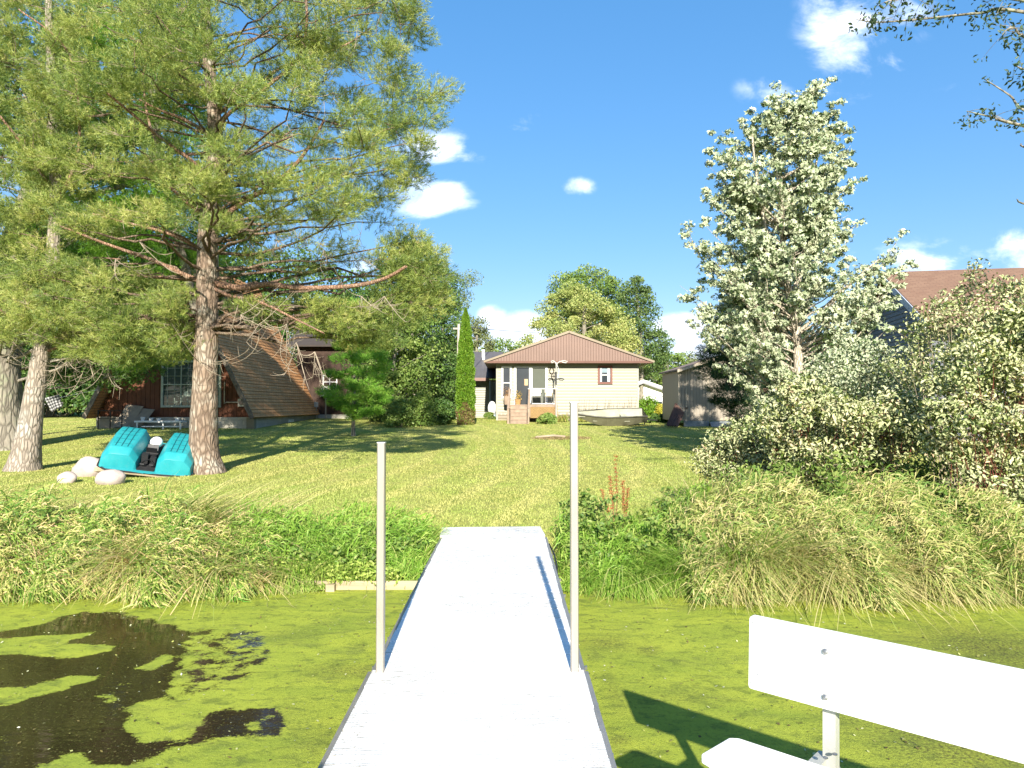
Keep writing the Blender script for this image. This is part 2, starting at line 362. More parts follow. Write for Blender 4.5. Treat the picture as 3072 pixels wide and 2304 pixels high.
# ------------------------------------------------------------------ sky with clouds
def build_sky():
    nt = wld.node_tree
    for n in list(nt.nodes): nt.nodes.remove(n)
    out = N(nt, 'ShaderNodeOutputWorld'); bg = N(nt, 'ShaderNodeBackground'); bg.inputs[1].default_value = SKY_STRENGTH
    sky = N(nt, 'ShaderNodeTexSky', sky_type='NISHITA'); sky.sun_disc = False; sky.sun_elevation = SUN_EL
    sky.sun_rotation = math.atan2(sx_, sy_); sky.air_density = 1.0; sky.dust_density = .25; sky.ozone_density = 4.0; sky.altitude = 200
    tc = N(nt, 'ShaderNodeTexCoord'); sep = N(nt, 'ShaderNodeSeparateXYZ'); L(nt, tc.outputs['Generated'], sep.inputs[0])
    y = math_(nt, 'MAXIMUM', sep.outputs[1], .02)
    u = math_(nt, 'DIVIDE', sep.outputs[0], y); v = math_(nt, 'DIVIDE', sep.outputs[2], y)
    comb = N(nt, 'ShaderNodeCombineXYZ'); L(nt, u, comb.inputs[0]); L(nt, v, comb.inputs[1])
    no = noise_(nt, 8, 8, .60, vec=comb.outputs[0], sc=(1, 1.7, 1), dist=.35); no2 = noise_(nt, 3.5, 5, .6, vec=comb.outputs[0], sc=(1, 1.4, 1))
    total = None
    clouds = [(1835, 70, 100, 130, .50), (1890, 140, 75, 60, .48), (1950, 30, 80, 60, .40), (1120, 265, 45, 22, .62), (930, 320, 80, 40, .66), (1000, 335, 50, 18, .4), (915, 420, 85, 45, .85), (985, 440, 45, 16, .45),
              (1247, 403, 36, 20, .52), (2120, 560, 260, 45, .50), (2250, 560, 130, 70, .62), (1150, 720, 110, 42, 1.0), (1065, 695, 36, 30, .8), (1465, 712, 55, 32, .95), (1500, 755, 90, 45, .75), (1655, 192, 60, 34, .34), (770, 575, 40, 20, .5), (2075, 200, 50, 22, .2),
              (1100, 760, 120, 40, .8), (60, 350, 80, 60, .5), (660, 700, 90, 40, .6)]
    for (cx, cy, rx, ry, s) in clouds:
        d = ray(cx*K, cy*K); cu, cv = d[0]/d[1], d[2]/d[1]; ru, rv = 1.45*rx*K/2100, 1.45*ry*K/2100
        a = math_(nt, 'POWER', math_(nt, 'MULTIPLY', math_(nt, 'SUBTRACT', u, float(cu)), 1/ru), 2)
        b = math_(nt, 'POWER', math_(nt, 'MULTIPLY', math_(nt, 'SUBTRACT', v, float(cv)), 1/rv), 2)
        g = math_(nt, 'MULTIPLY', math_(nt, 'SUBTRACT', 1.0, math_(nt, 'ADD', a, b), clamp=True), s)
        total = g if total is None else math_(nt, 'MAXIMUM', total, g)
    dens = math_(nt, 'ADD', math_(nt, 'MULTIPLY', total, 1.05), math_(nt, 'MULTIPLY', math_(nt, 'SUBTRACT', no, .54), 3.4))
    dens = math_(nt, 'MULTIPLY', dens, math_(nt, 'GREATER_THAN', total, 0.0))
    front = math_(nt, 'MULTIPLY', ramp(nt, dens, [(.0, 0), (1.0, 1)], 'EASE').outputs[0], ramp(nt, total, [(0, 0), (.45, 1)], 'EASE').outputs[0])
    # the rest of the sky carries a few similar clouds
    n3 = noise_(nt, 2.6, 6, .6, vec=tc.outputs['Generated'], sc=(1, 1, 2.5))
    rest = math_(nt, 'MULTIPLY', ramp(nt, n3, [(.58, 0), (.72, .8)]).outputs[0], math_(nt, 'LESS_THAN', sep.outputs[1], .05))
    fac = math_(nt, 'MAXIMUM', front, rest)
    ccol = mixc(nt, no2, (5.6, 6.3, 7.9), (7.6, 7.9, 8.6))
    # blue tone of the clear part
    hs = N(nt, 'ShaderNodeHueSaturation'); hs.inputs['Saturation'].default_value = SKYSAT; hs.inputs['Value'].default_value = SKYVAL; gm = N(nt, 'ShaderNodeGamma'); gm.inputs[1].default_value = SKYGAM; L(nt, sky.outputs[0], gm.inputs[0]); L(nt, gm.outputs[0], hs.inputs['Color'])
    col = mixc(nt, fac, mixc(nt, 1.0, hs.outputs[0], (1.0, .93, 1.0), 'MULTIPLY'), ccol)
    L(nt, col, bg.inputs[0]); L(nt, bg.outputs[0], out.inputs[0])
SKYSAT, SKYVAL, SKYGAM = 1.8, 2.0, .48
build_sky()

# ------------------------------------------------------------------ common materials
M = MAT
M['white'] = m_plain('white_painted_board', (.80, .80, .78), .45, var=.03, scale=2)
M['alu'] = m_plain('grey_aluminium', (.36, .33, .29), .42, metal=.6, var=.15, scale=6, sc=(1, 1, .2))
M['alu_white'] = m_plain('pale_aluminium', (.42, .42, .39), .45, metal=.25, var=.08, scale=4)
M['bolt'] = m_plain('steel_bolt', (.34, .34, .34), .35, metal=.9, var=.1)
M['dark'] = m_plain('dark_rubber', (.02, .02, .022), .5)
M['white_trim'] = m_plain('white_trim', (.74, .74, .71), .5, var=.05)
M['timber'] = m_plain('weathered_timber', (.36, .29, .19), .85, var=.25, scale=4, bstr=.4, sc=(.3, 3, 3))
M['deckwood'] = m_plain('brown_deck_wood', (.27, .20, .145), .8, var=.22, scale=4, bstr=.3)
M['tan_trim'] = m_plain('tan_metal_trim', (.20, .16, .11), .5, metal=.2, var=.08)
M['brown_trim'] = m_plain('brown_metal_trim', (.11, .05, .035), .5, metal=.2, var=.1)
M['black_metal'] = m_plain('black_metal', (.015, .015, .016), .45, metal=.5)
def m_glass(name, c=(.02, .024, .028), rough=.03):
    m, nt, out = newmat(name); pbsdf(nt, out, mixc(nt, noise_(nt, 1.2, 2), c, tuple(x*2.2 for x in c)), rough, 0, .6); return m
M['glass'] = m_glass('dark_window_glass'); M['screen'] = m_plain('grey_insect_screen', (.085, .095, .075), .8, var=.05)
def m_dock():
    m, nt, out = newmat('white_dock_plank')
    tc = N(nt, 'ShaderNodeTexCoord'); gi = N(nt, 'ShaderNodeObjectInfo')
    g = N(nt, 'ShaderNodeNewGeometry')
    st = noise_(nt, 12, 6, .75, vec=g.outputs['Position'], sc=(1, 9, 1)); big = noise_(nt, .9, 4, .6, vec=g.outputs['Position'])
    f = math_(nt, 'MULTIPLY', ramp(nt, st, [(.485, 0), (.62, .97)]).outputs[0], ramp(nt, big, [(.41, .2), (.56, 1)]).outputs[0])
    col = mixc(nt, f, (.74, .74, .73), (.33, .30, .24))
    fine = noise_(nt, 70, 3, .8, vec=g.outputs['Position'], sc=(1, 2.5, 1))
    col = mixc(nt, math_(nt, 'MULTIPLY', ramp(nt, fine, [(.54, 0), (.62, .95)]).outputs[0], ramp(nt, big, [(.40, .15), (.54, 1)]).outputs[0]), col, (.24, .20, .13))
    wv = N(nt, 'ShaderNodeTexWave', bands_direction='Y'); wv.inputs['Scale'].default_value = 16; L(nt, g.outputs['Position'], wv.inputs['Vector'])
    pbsdf(nt, out, col, .5, 0, .35, bump=math_(nt, 'ADD', wv.outputs['Fac'], st), bstr=.25, bdist=.004)
    return m
M['dock'] = m_dock()

# ------------------------------------------------------------------ dock
def build_dock():
    t = thing('dock', 'long white plank dock leading over the green pond to the lawn', 'dock', (-.18, 4, 0))
    z0, z1 = DOCK-.03, DOCK
    def run(xa, xb, ya, yb, w, rise=0):
        n = int(round((yb-ya)/w)); w = (yb-ya)/n
        for i in range(n):
            mb = MB(); y = ya+i*w; dz = random.uniform(-.0015, .0015)
            mb.bbox(xa+random.uniform(-.003, .003), xb+random.uniform(-.003, .003), y+.007, y+w-.007, z0+dz, z1+dz, .005)
            mb.build('plank', M['dock'], t)
    run(-.788, .434, -1.2, 4.13, .25)
    run(-.772, .42, 4.13, 8.28, .25)
    # loose end ramp, slightly askew on the bank
    mb = MB(); a = Matrix.Rotation(math.radians(3.0), 4, 'Z') @ Matrix.Rotation(math.radians(-.5), 4, 'X')
    b2 = MB().bbox(-.735, .50, 0, .60, -.02, .006, .006)
    b2.v = [tuple(a @ Vector(v) + Vector((-.07, 8.29, DOCK+.004))) for v in b2.v]
    b2.build('ramp_panel', M['dock'], t)
    for x in (-.788-.016, .434+.016): MB().box(x-.014, x+.014, -1.2, 4.13, DOCK-.17, DOCK-.012).build('side_rail', M['alu'], t)
    for x in (-.772-.016, .42+.016): MB().box(x-.014, x+.014, 4.14, 8.28, DOCK-.17, DOCK-.012).build('side_rail', M['alu'], t)
    for y in (-1.1, 1.0, 2.9, 5.8, 7.4):
        MB().box(-.76, .41, y, y+.05, DOCK-.13, DOCK-.033).build('cross_beam', M['alu'], t)
    def post(x, y, top, w=.046):
        mb = MB(); w2 = w/2; c = .005
        pr = [(x-w2+c, y-w2), (x+w2-c, y-w2), (x+w2, y-w2+c), (x+w2, y+w2-c), (x+w2-c, y+w2), (x-w2+c, y+w2), (x-w2, y+w2-c), (x-w2, y-w2+c)]
        mb.prism([(p[0], p[1], -.6) for p in pr], (0, 0, top+.6))
        p = mb.build('post', M['alu'], t)
        MB().box(x-w2-.001, x+w2+.001, y-w2-.001, y+w2+.001, top, top+.006).build('post_cap', M['alu_white'], p)
        return p
    post(-.742, 4.10, DOCK+1.318); post(.382, 4.10, DOCK+1.553)
    post(-.745, .42, DOCK+1.33); post(.39, .30, DOCK+1.05)
    for x in (-.742, .382): MB().box(x-.035, x+.035, 4.072-.02, 4.074, DOCK-.14, DOCK-.035).build('post_bracket', M['alu'], t)
    for x, s in ((-.80, -1), (.446, 1)):
        mb = MB()
        for y in np.arange(1.6, 8.0, .53): mb.box(x-.006 if s < 0 else x+.012, x-.02 if s < 0 else x+.026, y, y+.018, DOCK-.05, DOCK-.03)
        mb.build('side_bolts', M['bolt'], t, kind='stuff')
    mb = MB().tube([(.455, 7.9, DOCK-.02), (.475, 7.3, DOCK-.01), (.47, 6.9, DOCK-.03), (.455, 6.6, DOCK-.12)], .009, 6)
    tag(link('rope', mb.mesh('rope', True), M['dark']), 'thin dark rope lying along the right edge of the dock near its shore end', 'rope')
    # leaf litter and straw on the end of the dock
    n = 90; V = []; F = []
    for i in range(n):
        x = rng.uniform(-.62, .38); y = rng.choice([rng.normal(8.22, .07), rng.uniform(7.8, 8.85), rng.normal(8.55, .1)]); an = rng.uniform(-.8, .8); l = rng.uniform(.02, .09); z = DOCK+(.033 if y > 8.29 else .004)
        d = np.array([math.cos(an), math.sin(an), 0])*l; q = np.array([-math.sin(an), math.cos(an), 0])*.004; p = np.array([x, y, z+rng.uniform(0, .01)])
        b = len(V); V += [p-d, p+q, p+d, p-q]; F.append([b, b+1, b+2, b+3])
    me = mesh_np('grass_litter', V, F, var=rng.random(n))
    tag(link('grass_litter', me, m_leaf('dry_litter', [(0, (.30, .24, .12)), (1, (.20, .22, .08))])), 'scattered dry grass bits on the shore end of the white dock', 'litter', kind='stuff')
build_dock()

# ------------------------------------------------------------------ bench
def build_bench():
    t = thing('bench', 'white dock bench with one wide backrest board, standing off the right side of the dock', 'bench', (1.1, 2.1, DOCK))
    A = W2(1618, 1330, 2.45); d = np.array([.745, -.667, 0]); d /= np.linalg.norm(d); nrm = np.array([-d[1], d[0], 0]); nrm = -nrm if nrm[1] > 0 else nrm   # nrm: towards the sitter
    ztop = A[2]; H = .245; Lh = 1.9; th = .028
    up = np.array([0, 0, 1]) + nrm*-.06; up /= np.linalg.norm(up)
    def brd(a, length, u, h, w, name, mat, r=.02, skip=None):
        # rounded board: outline in (d,u), thickness along -normal
        pts = []
        for (cx, cy, a0) in ((length-r, -r, 0), (r, -r, 90), (r, -h+r, 180), (length-r, -h+r, 270)):
            for k in range(5):
                an = math.radians(a0+k*22.5); pts.append(a + d*(cx+r*math.cos(an)) + u*(cy+r*math.sin(an)))
        mb = MB().prism(pts, w); o = mb.build(name, mat, t); bv = o.modifiers.new('edge', 'BEVEL'); bv.width = .004; bv.segments = 2; return o
    brd(A, Lh, up, H, nrm*-th, 'backrest_board', M['white'], .012)
    for k, s in enumerate((0.255, 1.45)):
        p = A + d*s - nrm*(th+.024)
        mb = MB().beam(p-up*.03, p+np.array([0, 0, -(ztop-.45)+.0])-nrm*-.03, .04, .04, up=tuple(nrm)); post = mb.build('support_post', M['alu_white'], t)
        q = A+d*s; 
        for hh in (-.062, -.205):
            c = q+up*hh+nrm*.003; MB().ball(c, .0105, 10, 6).build('bolt', M['bolt'], post)
    for (s, hh) in ((.015, -.02), (.035, -.19), (.012, -.222)):
        MB().ball(A+d*s+up*hh+nrm*.001, .0035, 6, 4).build('screw', M['bolt'], t)
    # end cap strip
    # seat: one plank with rounded ends
    zs = DOCK+.43
    B = G2(1581, 1588, zs); B2 = B - d*0
    L2 = 1.75; Wd = .20; T = .032
    n2 = norm(G2(1506, 1623, zs)-B); n2 = nrm*.9+n2*.4; n2 /= np.linalg.norm(n2)
    pts = []
    for c, s in (((0.0, 0), 0),):
        pass
    r = .02
    C1 = G2(1509, 1630, zs); P0 = [B+d*.025, B+d*L2, C1+d*L2, C1+d*.035, C1+(B-C1)*.06, B+(C1-B)*.10]
    mb = MB().prism([np.array([p[0], p[1], zs-T]) for p in P0], (0, 0, T)); so = mb.build('seat_board', M['white'], t); bv = so.modifiers.new('edge', 'BEVEL'); bv.width = .008; bv.segments = 3
    for s in (.25, 1.45):
        p = B + d*s
        MB().beam([*(p-nrm*.16)[:2], zs-T-.022], [*(p+n2*(Wd-.01))[:2], zs-T-.022], .04, .04).build('seat_arm', M['alu_white'], t)
        p = A + d*s - nrm*(th-.006)
        MB().box(p[0]-.05, p[0]+.05, p[1]-.04, p[1]+.04, zs-T-.052, zs-T-.043).build('mounting_plate', M['alu'], t)
        for a_, b_ in ((-.02, -.01), (.02, .012)):
            MB().ball((p[0]+a_-.02, p[1]+b_-.06, zs+.002), (.009, .009, .004), 8, 5).build('bolt', M['bolt'], so)
    # legs that carry it back to the dock
    e = A+d*.255
    MB().beam((.43, e[1]-.02, DOCK-.07), (e[0]+.02, e[1]-.02, DOCK-.07), .05, .05).build('bracket_arm', M['alu'], t)
    MB().beam((.43, e[1]-.9, DOCK-.07), ((A+d*1.45)[0]+.02, (A+d*1.45)[1]-.02, DOCK-.07), .05, .05).build('bracket_arm', M['alu'], t)
build_bench()

# ------------------------------------------------------------------ seawall
def build_seawall():
    t = thing('seawall', 'low weathered timber seawall along the water left of the dock', 'seawall', (-3, 7.45, 0))
    for (xa, xb) in ((-10, -6.4), (-6.4, -3.2), (-3.2, -2.02), (-2.02, .3), (.3, 3.5), (3.5, 7.2), (7.2, 11)):
        MB().bbox(xa+.006, xb-.006, 7.415, 7.453, -.3, .085+random.uniform(-.008, .008), .006).build('timber_board', M['timber'], t)
    for x in (-5.2, -3.4, -1.9, 2.2, 4.4): MB().box(x, x+.09, 7.335, 7.413, -.4, .07).build('timber_pile', M['timber'], t)
build_seawall()

# ------------------------------------------------------------------ grasses
def blades(base, h, az, lean, droop, w, seg=4, rng=rng):
    """curved grass blades: base (n,3); az azimuth they lean to; lean horizontal reach; droop 0..1 how far the tip falls back"""
    n = len(base); t = np.linspace(0, 1, seg+1)[None, :]
    hx = np.stack([np.cos(az), np.sin(az)], -1)
    z = h[:, None]*(t*1.0 - droop[:, None]*t**2.2); r = lean[:, None]*(t**1.6)
    P = base[:, None, :].repeat(seg+1, 1).copy()
    P[..., 0] += hx[:, None, 0]*r; P[..., 1] += hx[:, None, 1]*r; P[..., 2] += z
    fa = rng.uniform(0, np.pi, n); side = np.stack([np.cos(fa), np.sin(fa), np.zeros(n)], -1)
    ww = (w[:, None]*(1-t**1.7)*.5+.0004)
    A = P+side[:, None]*ww[..., None]; B = P-side[:, None]*ww[..., None]
    V = np.stack([A, B], 2).reshape(n, -1, 3); k = 2*(seg+1)
    idx = np.arange(n)[:, None, None]*k; s = np.arange(seg)[None, :, None]*2
    F = (idx+s+np.array([0, 1, 3, 2])[None, None]).reshape(-1, 4)
    return V.reshape(-1, 3), F, np.repeat(np.arange(n), seg)
GREENG = m_leaf('green_bank_grass', [(0, (.13, .27, .03)), (.35, (.22, .38, .05)), (.7, (.33, .46, .09)), (1, (.55, .54, .20))], trans=.35)
TANG = m_leaf('tan_reed_grass', [(0, (.13, .24, .04)), (.3, (.30, .36, .09)), (.65, (.50, .46, .19)), (1, (.62, .50, .27))], trans=.3)
MIXG = m_leaf('mixed_canary_grass', [(0, (.10, .23, .03)), (.35, (.26, .38, .07)), (.6, (.48, .50, .15)), (.82, (.66, .56, .26)), (1, (.66, .46, .27))], trans=.32)
def grass_field(name, label, mat, n, xr, yr, hfun, azc, azs, lean, droop, w, seg=4, mask=None, basez=None, varf=None, kind='stuff'):
    x = rng.uniform(*xr, n); y = rng.uniform(*yr, n)
    if mask is not None:
        k = mask(x, y); x, y = x[k], y[k]
    n = len(x)
    z = np.maximum(gz(x, y), .0)-.02
    if basez is not None: z = basez(x, y)
    h = hfun(x, y)*rng.uniform(.55, 1.15, n)
    az = rng.normal(azc, azs, n) if not callable(azc) else azc(x, y)+rng.normal(0, azs, n)
    le = h*rng.uniform(*lean, n); dr = rng.uniform(*droop, n)
    V, F, own = blades(np.stack([x, y, z], -1), h, az, le, dr, rng.uniform(*w, n), seg)
    v = rng.random(n)
    if varf is not None: v = np.clip(varf(x, y, v), 0, 1)
    me = mesh_np(name, V, F, var=v[own]); o = link(name, me, mat); tag(o, label, 'grass', kind=kind); return o
def clump(x, y, s=1.3, k=0):      # smooth clumping noise in 2D
    return .5+.25*(np.sin(x*s*2.1+k)+np.sin(y*s*3.3+x*s*1.3+1.7+k))*.9+.12*np.sin(x*s*5.1-y*s*4.2+k)
# lawn: short blades
def lawn_blades(n, xr, yr, h, w, nm):
    y = rng.uniform(0, 1, n); y = yr[0]*(yr[1]/yr[0])**y                      # denser near the pond
    x = rng.uniform(-1, 1, n)*(y*.80+.5)+y*.0
    z = gz(x, y)
    hh = h*rng.uniform(.5, 1.3, n); an = rng.uniform(0, 2*np.pi, n); fa = an+rng.uniform(-.6, .6, n)+np.pi/2
    ww = w*(y/9)**.7
    P = np.stack([x, y, z], -1); s = np.stack([np.cos(fa), np.sin(fa), 0*x], -1)*ww[:, None]/2
    tip = P+np.stack([np.cos(an)*hh*.6, np.sin(an)*hh*.6, hh], -1)
    V = np.stack([P-s, P+s, tip], 1).reshape(-1, 3); F = np.arange(3*n).reshape(-1, 3)
    m, nt, out = newmat('lawn_blade')
    g = N(nt, 'ShaderNodeNewGeometry'); at = N(nt, 'ShaderNodeAttribute', attribute_name='var')
    c = ramp(nt, at.outputs['Fac'], [(0, (.34, .43, .10)), (.5, (.40, .47, .12)), (.85, (.45, .50, .14)), (1, (.50, .50, .18))]).outputs[0]
    n1 = noise_(nt, .4, 4, .6, vec=g.outputs['Position']); c = mixc(nt, ramp(nt, n1, [(.4, 0), (.62, .6)]).outputs[0], c, (.50, .45, .16))
    n2 = noise_(nt, 1.6, 4, .6, vec=g.outputs['Position']); c = mixc(nt, ramp(nt, n2, [(.3, .5), (.5, 0)]).outputs[0], c, (.22, .34, .05))
    n3 = noise_(nt, .12, 3, .5, vec=g.outputs['Position'])
    sx = N(nt, 'ShaderNodeSeparateXYZ'); L(nt, g.outputs['Position'], sx.inputs[0])
    bow = math_(nt, 'ADD', sx.outputs[0], math_(nt, 'MULTIPLY', math_(nt, 'POWER', math_(nt, 'SUBTRACT', sx.outputs[1], 22.0), 2), .012))
    st = math_(nt, 'SINE', math_(nt, 'MULTIPLY', math_(nt, 'ADD', bow, math_(nt, 'MULTIPLY', n3, 2.5)), 4.6))
    c = mixc(nt, math_(nt, 'MULTIPLY', ramp(nt, st, [(.45, 0), (.9, 1)]).outputs[0], .55), c, (.62, .56, .22))
    c = mixc(nt, ramp(nt, noise_(nt, .9, 4, .65, vec=g.outputs['Position']), [(.58, 0), (.72, .45)]).outputs[0], c, (.46, .38, .18))
    p = pbsdf(nt, None, c, .7, 0, .2); tr = N(nt, 'ShaderNodeBsdfTranslucent'); L(nt, c, tr.inputs[0])
    mx = N(nt, 'ShaderNodeMixShader'); mx.inputs[0].default_value = .3; L(nt, p.outputs[0], mx.inputs[1]); L(nt, tr.outputs[0], mx.inputs[2]); L(nt, mx.outputs[0], out.inputs[0])
    o = link(nm, mesh_np(nm, V, F, var=rng.random(n)), m); tag(o, 'short mown grass covering the lawn up to the houses', 'grass', kind='stuff')
lawn_blades(470000, None, (8.3, 41), .026, .0095, 'mown_grass')

DOCKX = lambda x, y: ~((x > -.88) & (x < .56))
# left bank
def hl(x, y):
    base = np.interp(x, [-9, -5.2, -3.9, -2.9, -2.4, -1.0], [.78, .77, .74, .58, .40, .32])
    return base*(.75+.5*clump(x, y))
def hang(x, y): return np.where(y < 7.45, .06, gz(x, y))-.03
def hr(x, y):
    return np.interp(x, [.5, 1.3, 2.0, 2.5, 3.4, 4.6, 6, 9], [.36, .42, .62, .95, .98, .85, .7, .6])*(.75+.5*clump(x, y, 1.1, 2))
def azf(x, y, a0, k): return a0+1.1*np.sin(x*2.3+k)+.9*np.sin(x*5.1+y*4.0+k*2)
grass_field('canary_grass', 'tall green and tan grass bent over the bank at the far left edge of the pond', MIXG, 21000, (-9, -2.5), (7.25, 9.6), lambda x, y: 1.12*hl(x, y), lambda x, y: azf(x, y, -.35, 0), .85, (.6, 1.6), (.35, 1.0), (.010, .024), 5,
            mask=lambda x, y: (y < np.interp(x, [-9, -4, -3.4, -2.5], [9.4, 9.1, 8.7, 8.1])), basez=hang, varf=lambda x, y, v: v*.8+.45*(clump(x, y, 2.2, 1)-.1)-.10*(y-7.8)+.12*(x < -5))
grass_field('canary_grass', 'yellow grass stems hanging down to the water along the left bank', MIXG, 5200, (-9, -2.3), (7.30, 7.75), lambda x, y: .22+.8*clump(x, y, 2.8)**2, lambda x, y: azf(x, y, -1.3, 2)*.6-.5, .5, (.6, 1.4), (.9, 1.75), (.009, .020), 5,
            basez=hang, varf=lambda x, y, v: .15+v*.85)
grass_field('bright_bank_grass', 'fresh bright green grass on the bank left of the dock', GREENG, 12500, (-3.9, -.86), (7.45, 8.8), lambda x, y: np.interp(y, [7.4, 8.1, 8.8], [.30, .42, .22])*(.6+.8*clump(x, y, 2.6)), lambda x, y: azf(x, y, -.5, 4), .7, (.3, 1.0), (.25, .85), (.008, .018), 4,
            mask=lambda x, y: (x < -.92) & (y < 8.35+.45*clump(x, y, 2.2)), basez=hang, varf=lambda x, y, v: v*.8+.35*(clump(x, y, 3, 2)-.3))
grass_field('bright_bank_grass', 'fresh bright green grass on the bank right of the dock', GREENG, 14000, (.56, 2.5), (7.25, 9.0), hr, lambda x, y: azf(x, y, -1.2, 1), .8, (.35, 1.05), (.3, .95), (.008, .018), 4,
            mask=lambda x, y: y < np.interp(x, [.5, 1.2, 2.5], [8.7, 8.9, 9.0])*1.0-.3*clump(x, y, 2), basez=hang, varf=lambda x, y, v: v*.8+.35*(clump(x, y, 2.7)-.35))
grass_field('reed_grass', 'tall tan reeds leaning over the bank right of the dock', TANG, 24000, (1.9, 5.9), (7.2, 9.1), lambda x, y: 1.05*hr(x, y), lambda x, y: azf(x, y, -.75, 3), .95, (.35, 1.25), (.3, 1.0), (.008, .019), 5,
            mask=lambda x, y: (x > 1.95+.5*(y-7.2)*.2), basez=hang, varf=lambda x, y, v: v*.75+.5*(clump(x, y, 2.1, 3)-.25))
grass_field('reed_grass', 'green reed leaves growing through the tan reeds on the right bank', GREENG, 5000, (2.0, 5.9), (7.3, 9.1), lambda x, y: 1.0*hr(x, y), lambda x, y: azf(x, y, -.4, 6), .6, (.3, 1.0), (.2, .7), (.012, .024), 5, mask=lambda x, y: clump(x, y, 2.0, 7) > .5, basez=hang)
grass_field('reed_grass', 'dry tan reeds drooping to the green water right of the dock', TANG, 4200, (2.0, 5.3), (7.12, 7.6), lambda x, y: .15+1.1*clump(x, y, 2.9)**2, lambda x, y: azf(x, y, -1.4, 5)*.6-.5, .5, (.5, 1.6), (.9, 1.7), (.008, .018), 5, basez=hang, varf=lambda x, y, v: .25+.75*v)
grass_field('bright_bank_grass', 'fresh green grass at the waterline at the right edge of the picture', GREENG, 8000, (4.6, 8), (7.1, 8.6), lambda x, y: .45+.3*clump(x, y), -1.3, .9, (.4, 1.1), (.4, 1.1), (.008, .018), 4, basez=hang)
grass_field('seedhead_grass', 'long pale seed stalks blown sideways beside the pedal boat and pine trunk', TANG, 170, (-4.4, -2.9), (8.3, 9.3), lambda x, y: .85+0*x, .25, .25, (.8, 1.35), (.1, .5), (.009, .016), 7, varf=lambda x, y, v: .65+.35*v)
grass_field('weed_tufts', 'grey green weeds along the near edge of the lawn', GREENG, 5000, (-8, 6), (8.3, 9.4), lambda x, y: .13+.12*clump(x, y, 3), 0, 3, (.2, .8), (.1, .5), (.006, .013), 3, mask=lambda x, y: (~((x > -.75) & (x < .5))) & (clump(x, y, 3.0, 5) > .55))

# ------------------------------------------------------------------ trees
def leafcloud(centers, rad, per, size, asp=.5, up=.25, flat=.6, rng=rng, camside=0.0, shape='diamond', outward=None):
    n = len(centers); own = np.repeat(np.arange(n), per); m = len(own)
    d = norm(rng.normal(size=(m, 3)))*(rng.random((m, 1))**.45); d[:, 2] *= flat
    C = centers[own]+d*rad[own][:, None]
    Nn = norm(rng.normal(size=(m, 3))*.8+np.array([0, -camside, up])+norm(d)*.5)
    T = norm(np.cross(Nn, rng.normal(size=(m, 3)))); B = np.cross(Nn, T)
    s = (size*rng.uniform(.6, 1.3, m))[:, None]
    if shape == 'star':      # lobed leaf: three narrow lobes
        Vs = []
        base = C-T*s*.35
        for a, l in ((0, 1.0), (.8, .75), (-.8, .75)):
            t = T*math.cos(a)+B*math.sin(a); q = np.cross(Nn, t)
            Vs += [base, base+t*s*l*.5+q*s*.16, base+t*s*l+Nn*s*.1*(1 if a else -1), base+t*s*l*.5-q*s*.16]
        V = np.stack(Vs, 1).reshape(-1, 3); F = np.arange(12*m).reshape(-1, 4); return V, F, np.repeat(own, 3), np.repeat(rng.random(m), 3)
    if shape == 'fold':      # ovate leaf folded along its midrib, tip bent
        q = B*s*asp*.5+Nn*s*.12
        q2 = -B*s*asp*.5+Nn*s*.12
        a = C-T*s*.5; e = C+T*s*.5-Nn*s*.12; m1 = C-T*s*.12
        V = np.stack([a, m1+q, C+T*s*.2+q*.8, e, C+T*s*.2+q2*.8, m1+q2], 1).reshape(-1, 3)
        i = np.arange(m)[:, None]*6
        F = np.concatenate([i+np.array([[0, 1, 2, 3]]), i+np.array([[0, 3, 4, 5]])], 1).reshape(-1, 4)
        return V, F, np.repeat(own, 2), np.repeat(rng.random(m), 2)
    V = np.stack([C-T*s*.5, C+B*s*asp*.5, C+T*s*.5, C-B*s*asp*.5], 1).reshape(-1, 3)
    return V, np.arange(4*m).reshape(-1, 4), own, rng.random(m)
def needles(C, D, per, ln, w, spread=(.25, 1.25), rng=rng):
    n = len(C); own = np.repeat(np.arange(n), per); m = len(own)
    d = norm(D)[own]; r = norm(np.cross(d, rng.normal(size=(m, 3)))); a = rng.uniform(*spread, m)[:, None]
    v = d*np.cos(a)+r*np.sin(a); l = (ln*rng.uniform(.7, 1.15, m))[:, None]
    b = C[own]+d*(rng.uniform(-.7, .5, m)[:, None]*ln)
    s = norm(np.cross(v, rng.normal(size=(m, 3))))*w/2
    V = np.stack([b-s, b+s, b+v*l], 1).reshape(-1, 3)
    return V, np.arange(3*m).reshape(-1, 3), own
def sample_poly(poly, n, rmin, rng, tries=40):
    """well spread points inside a polygon (photo readings)"""
    poly = np.array(poly, float); lo, hi = poly.min(0), poly.max(0); pts = np.zeros((0, 2)); t = 0
    while len(pts) < n and t < n*tries:
        p = rng.uniform(lo, hi, (1, 2)); t += 1
        if not inpoly(p, poly)[0]: continue
        if len(pts) and np.min(np.hypot(*(pts-p).T)) < rmin: continue
        pts = np.vstack([pts, p])
    return pts
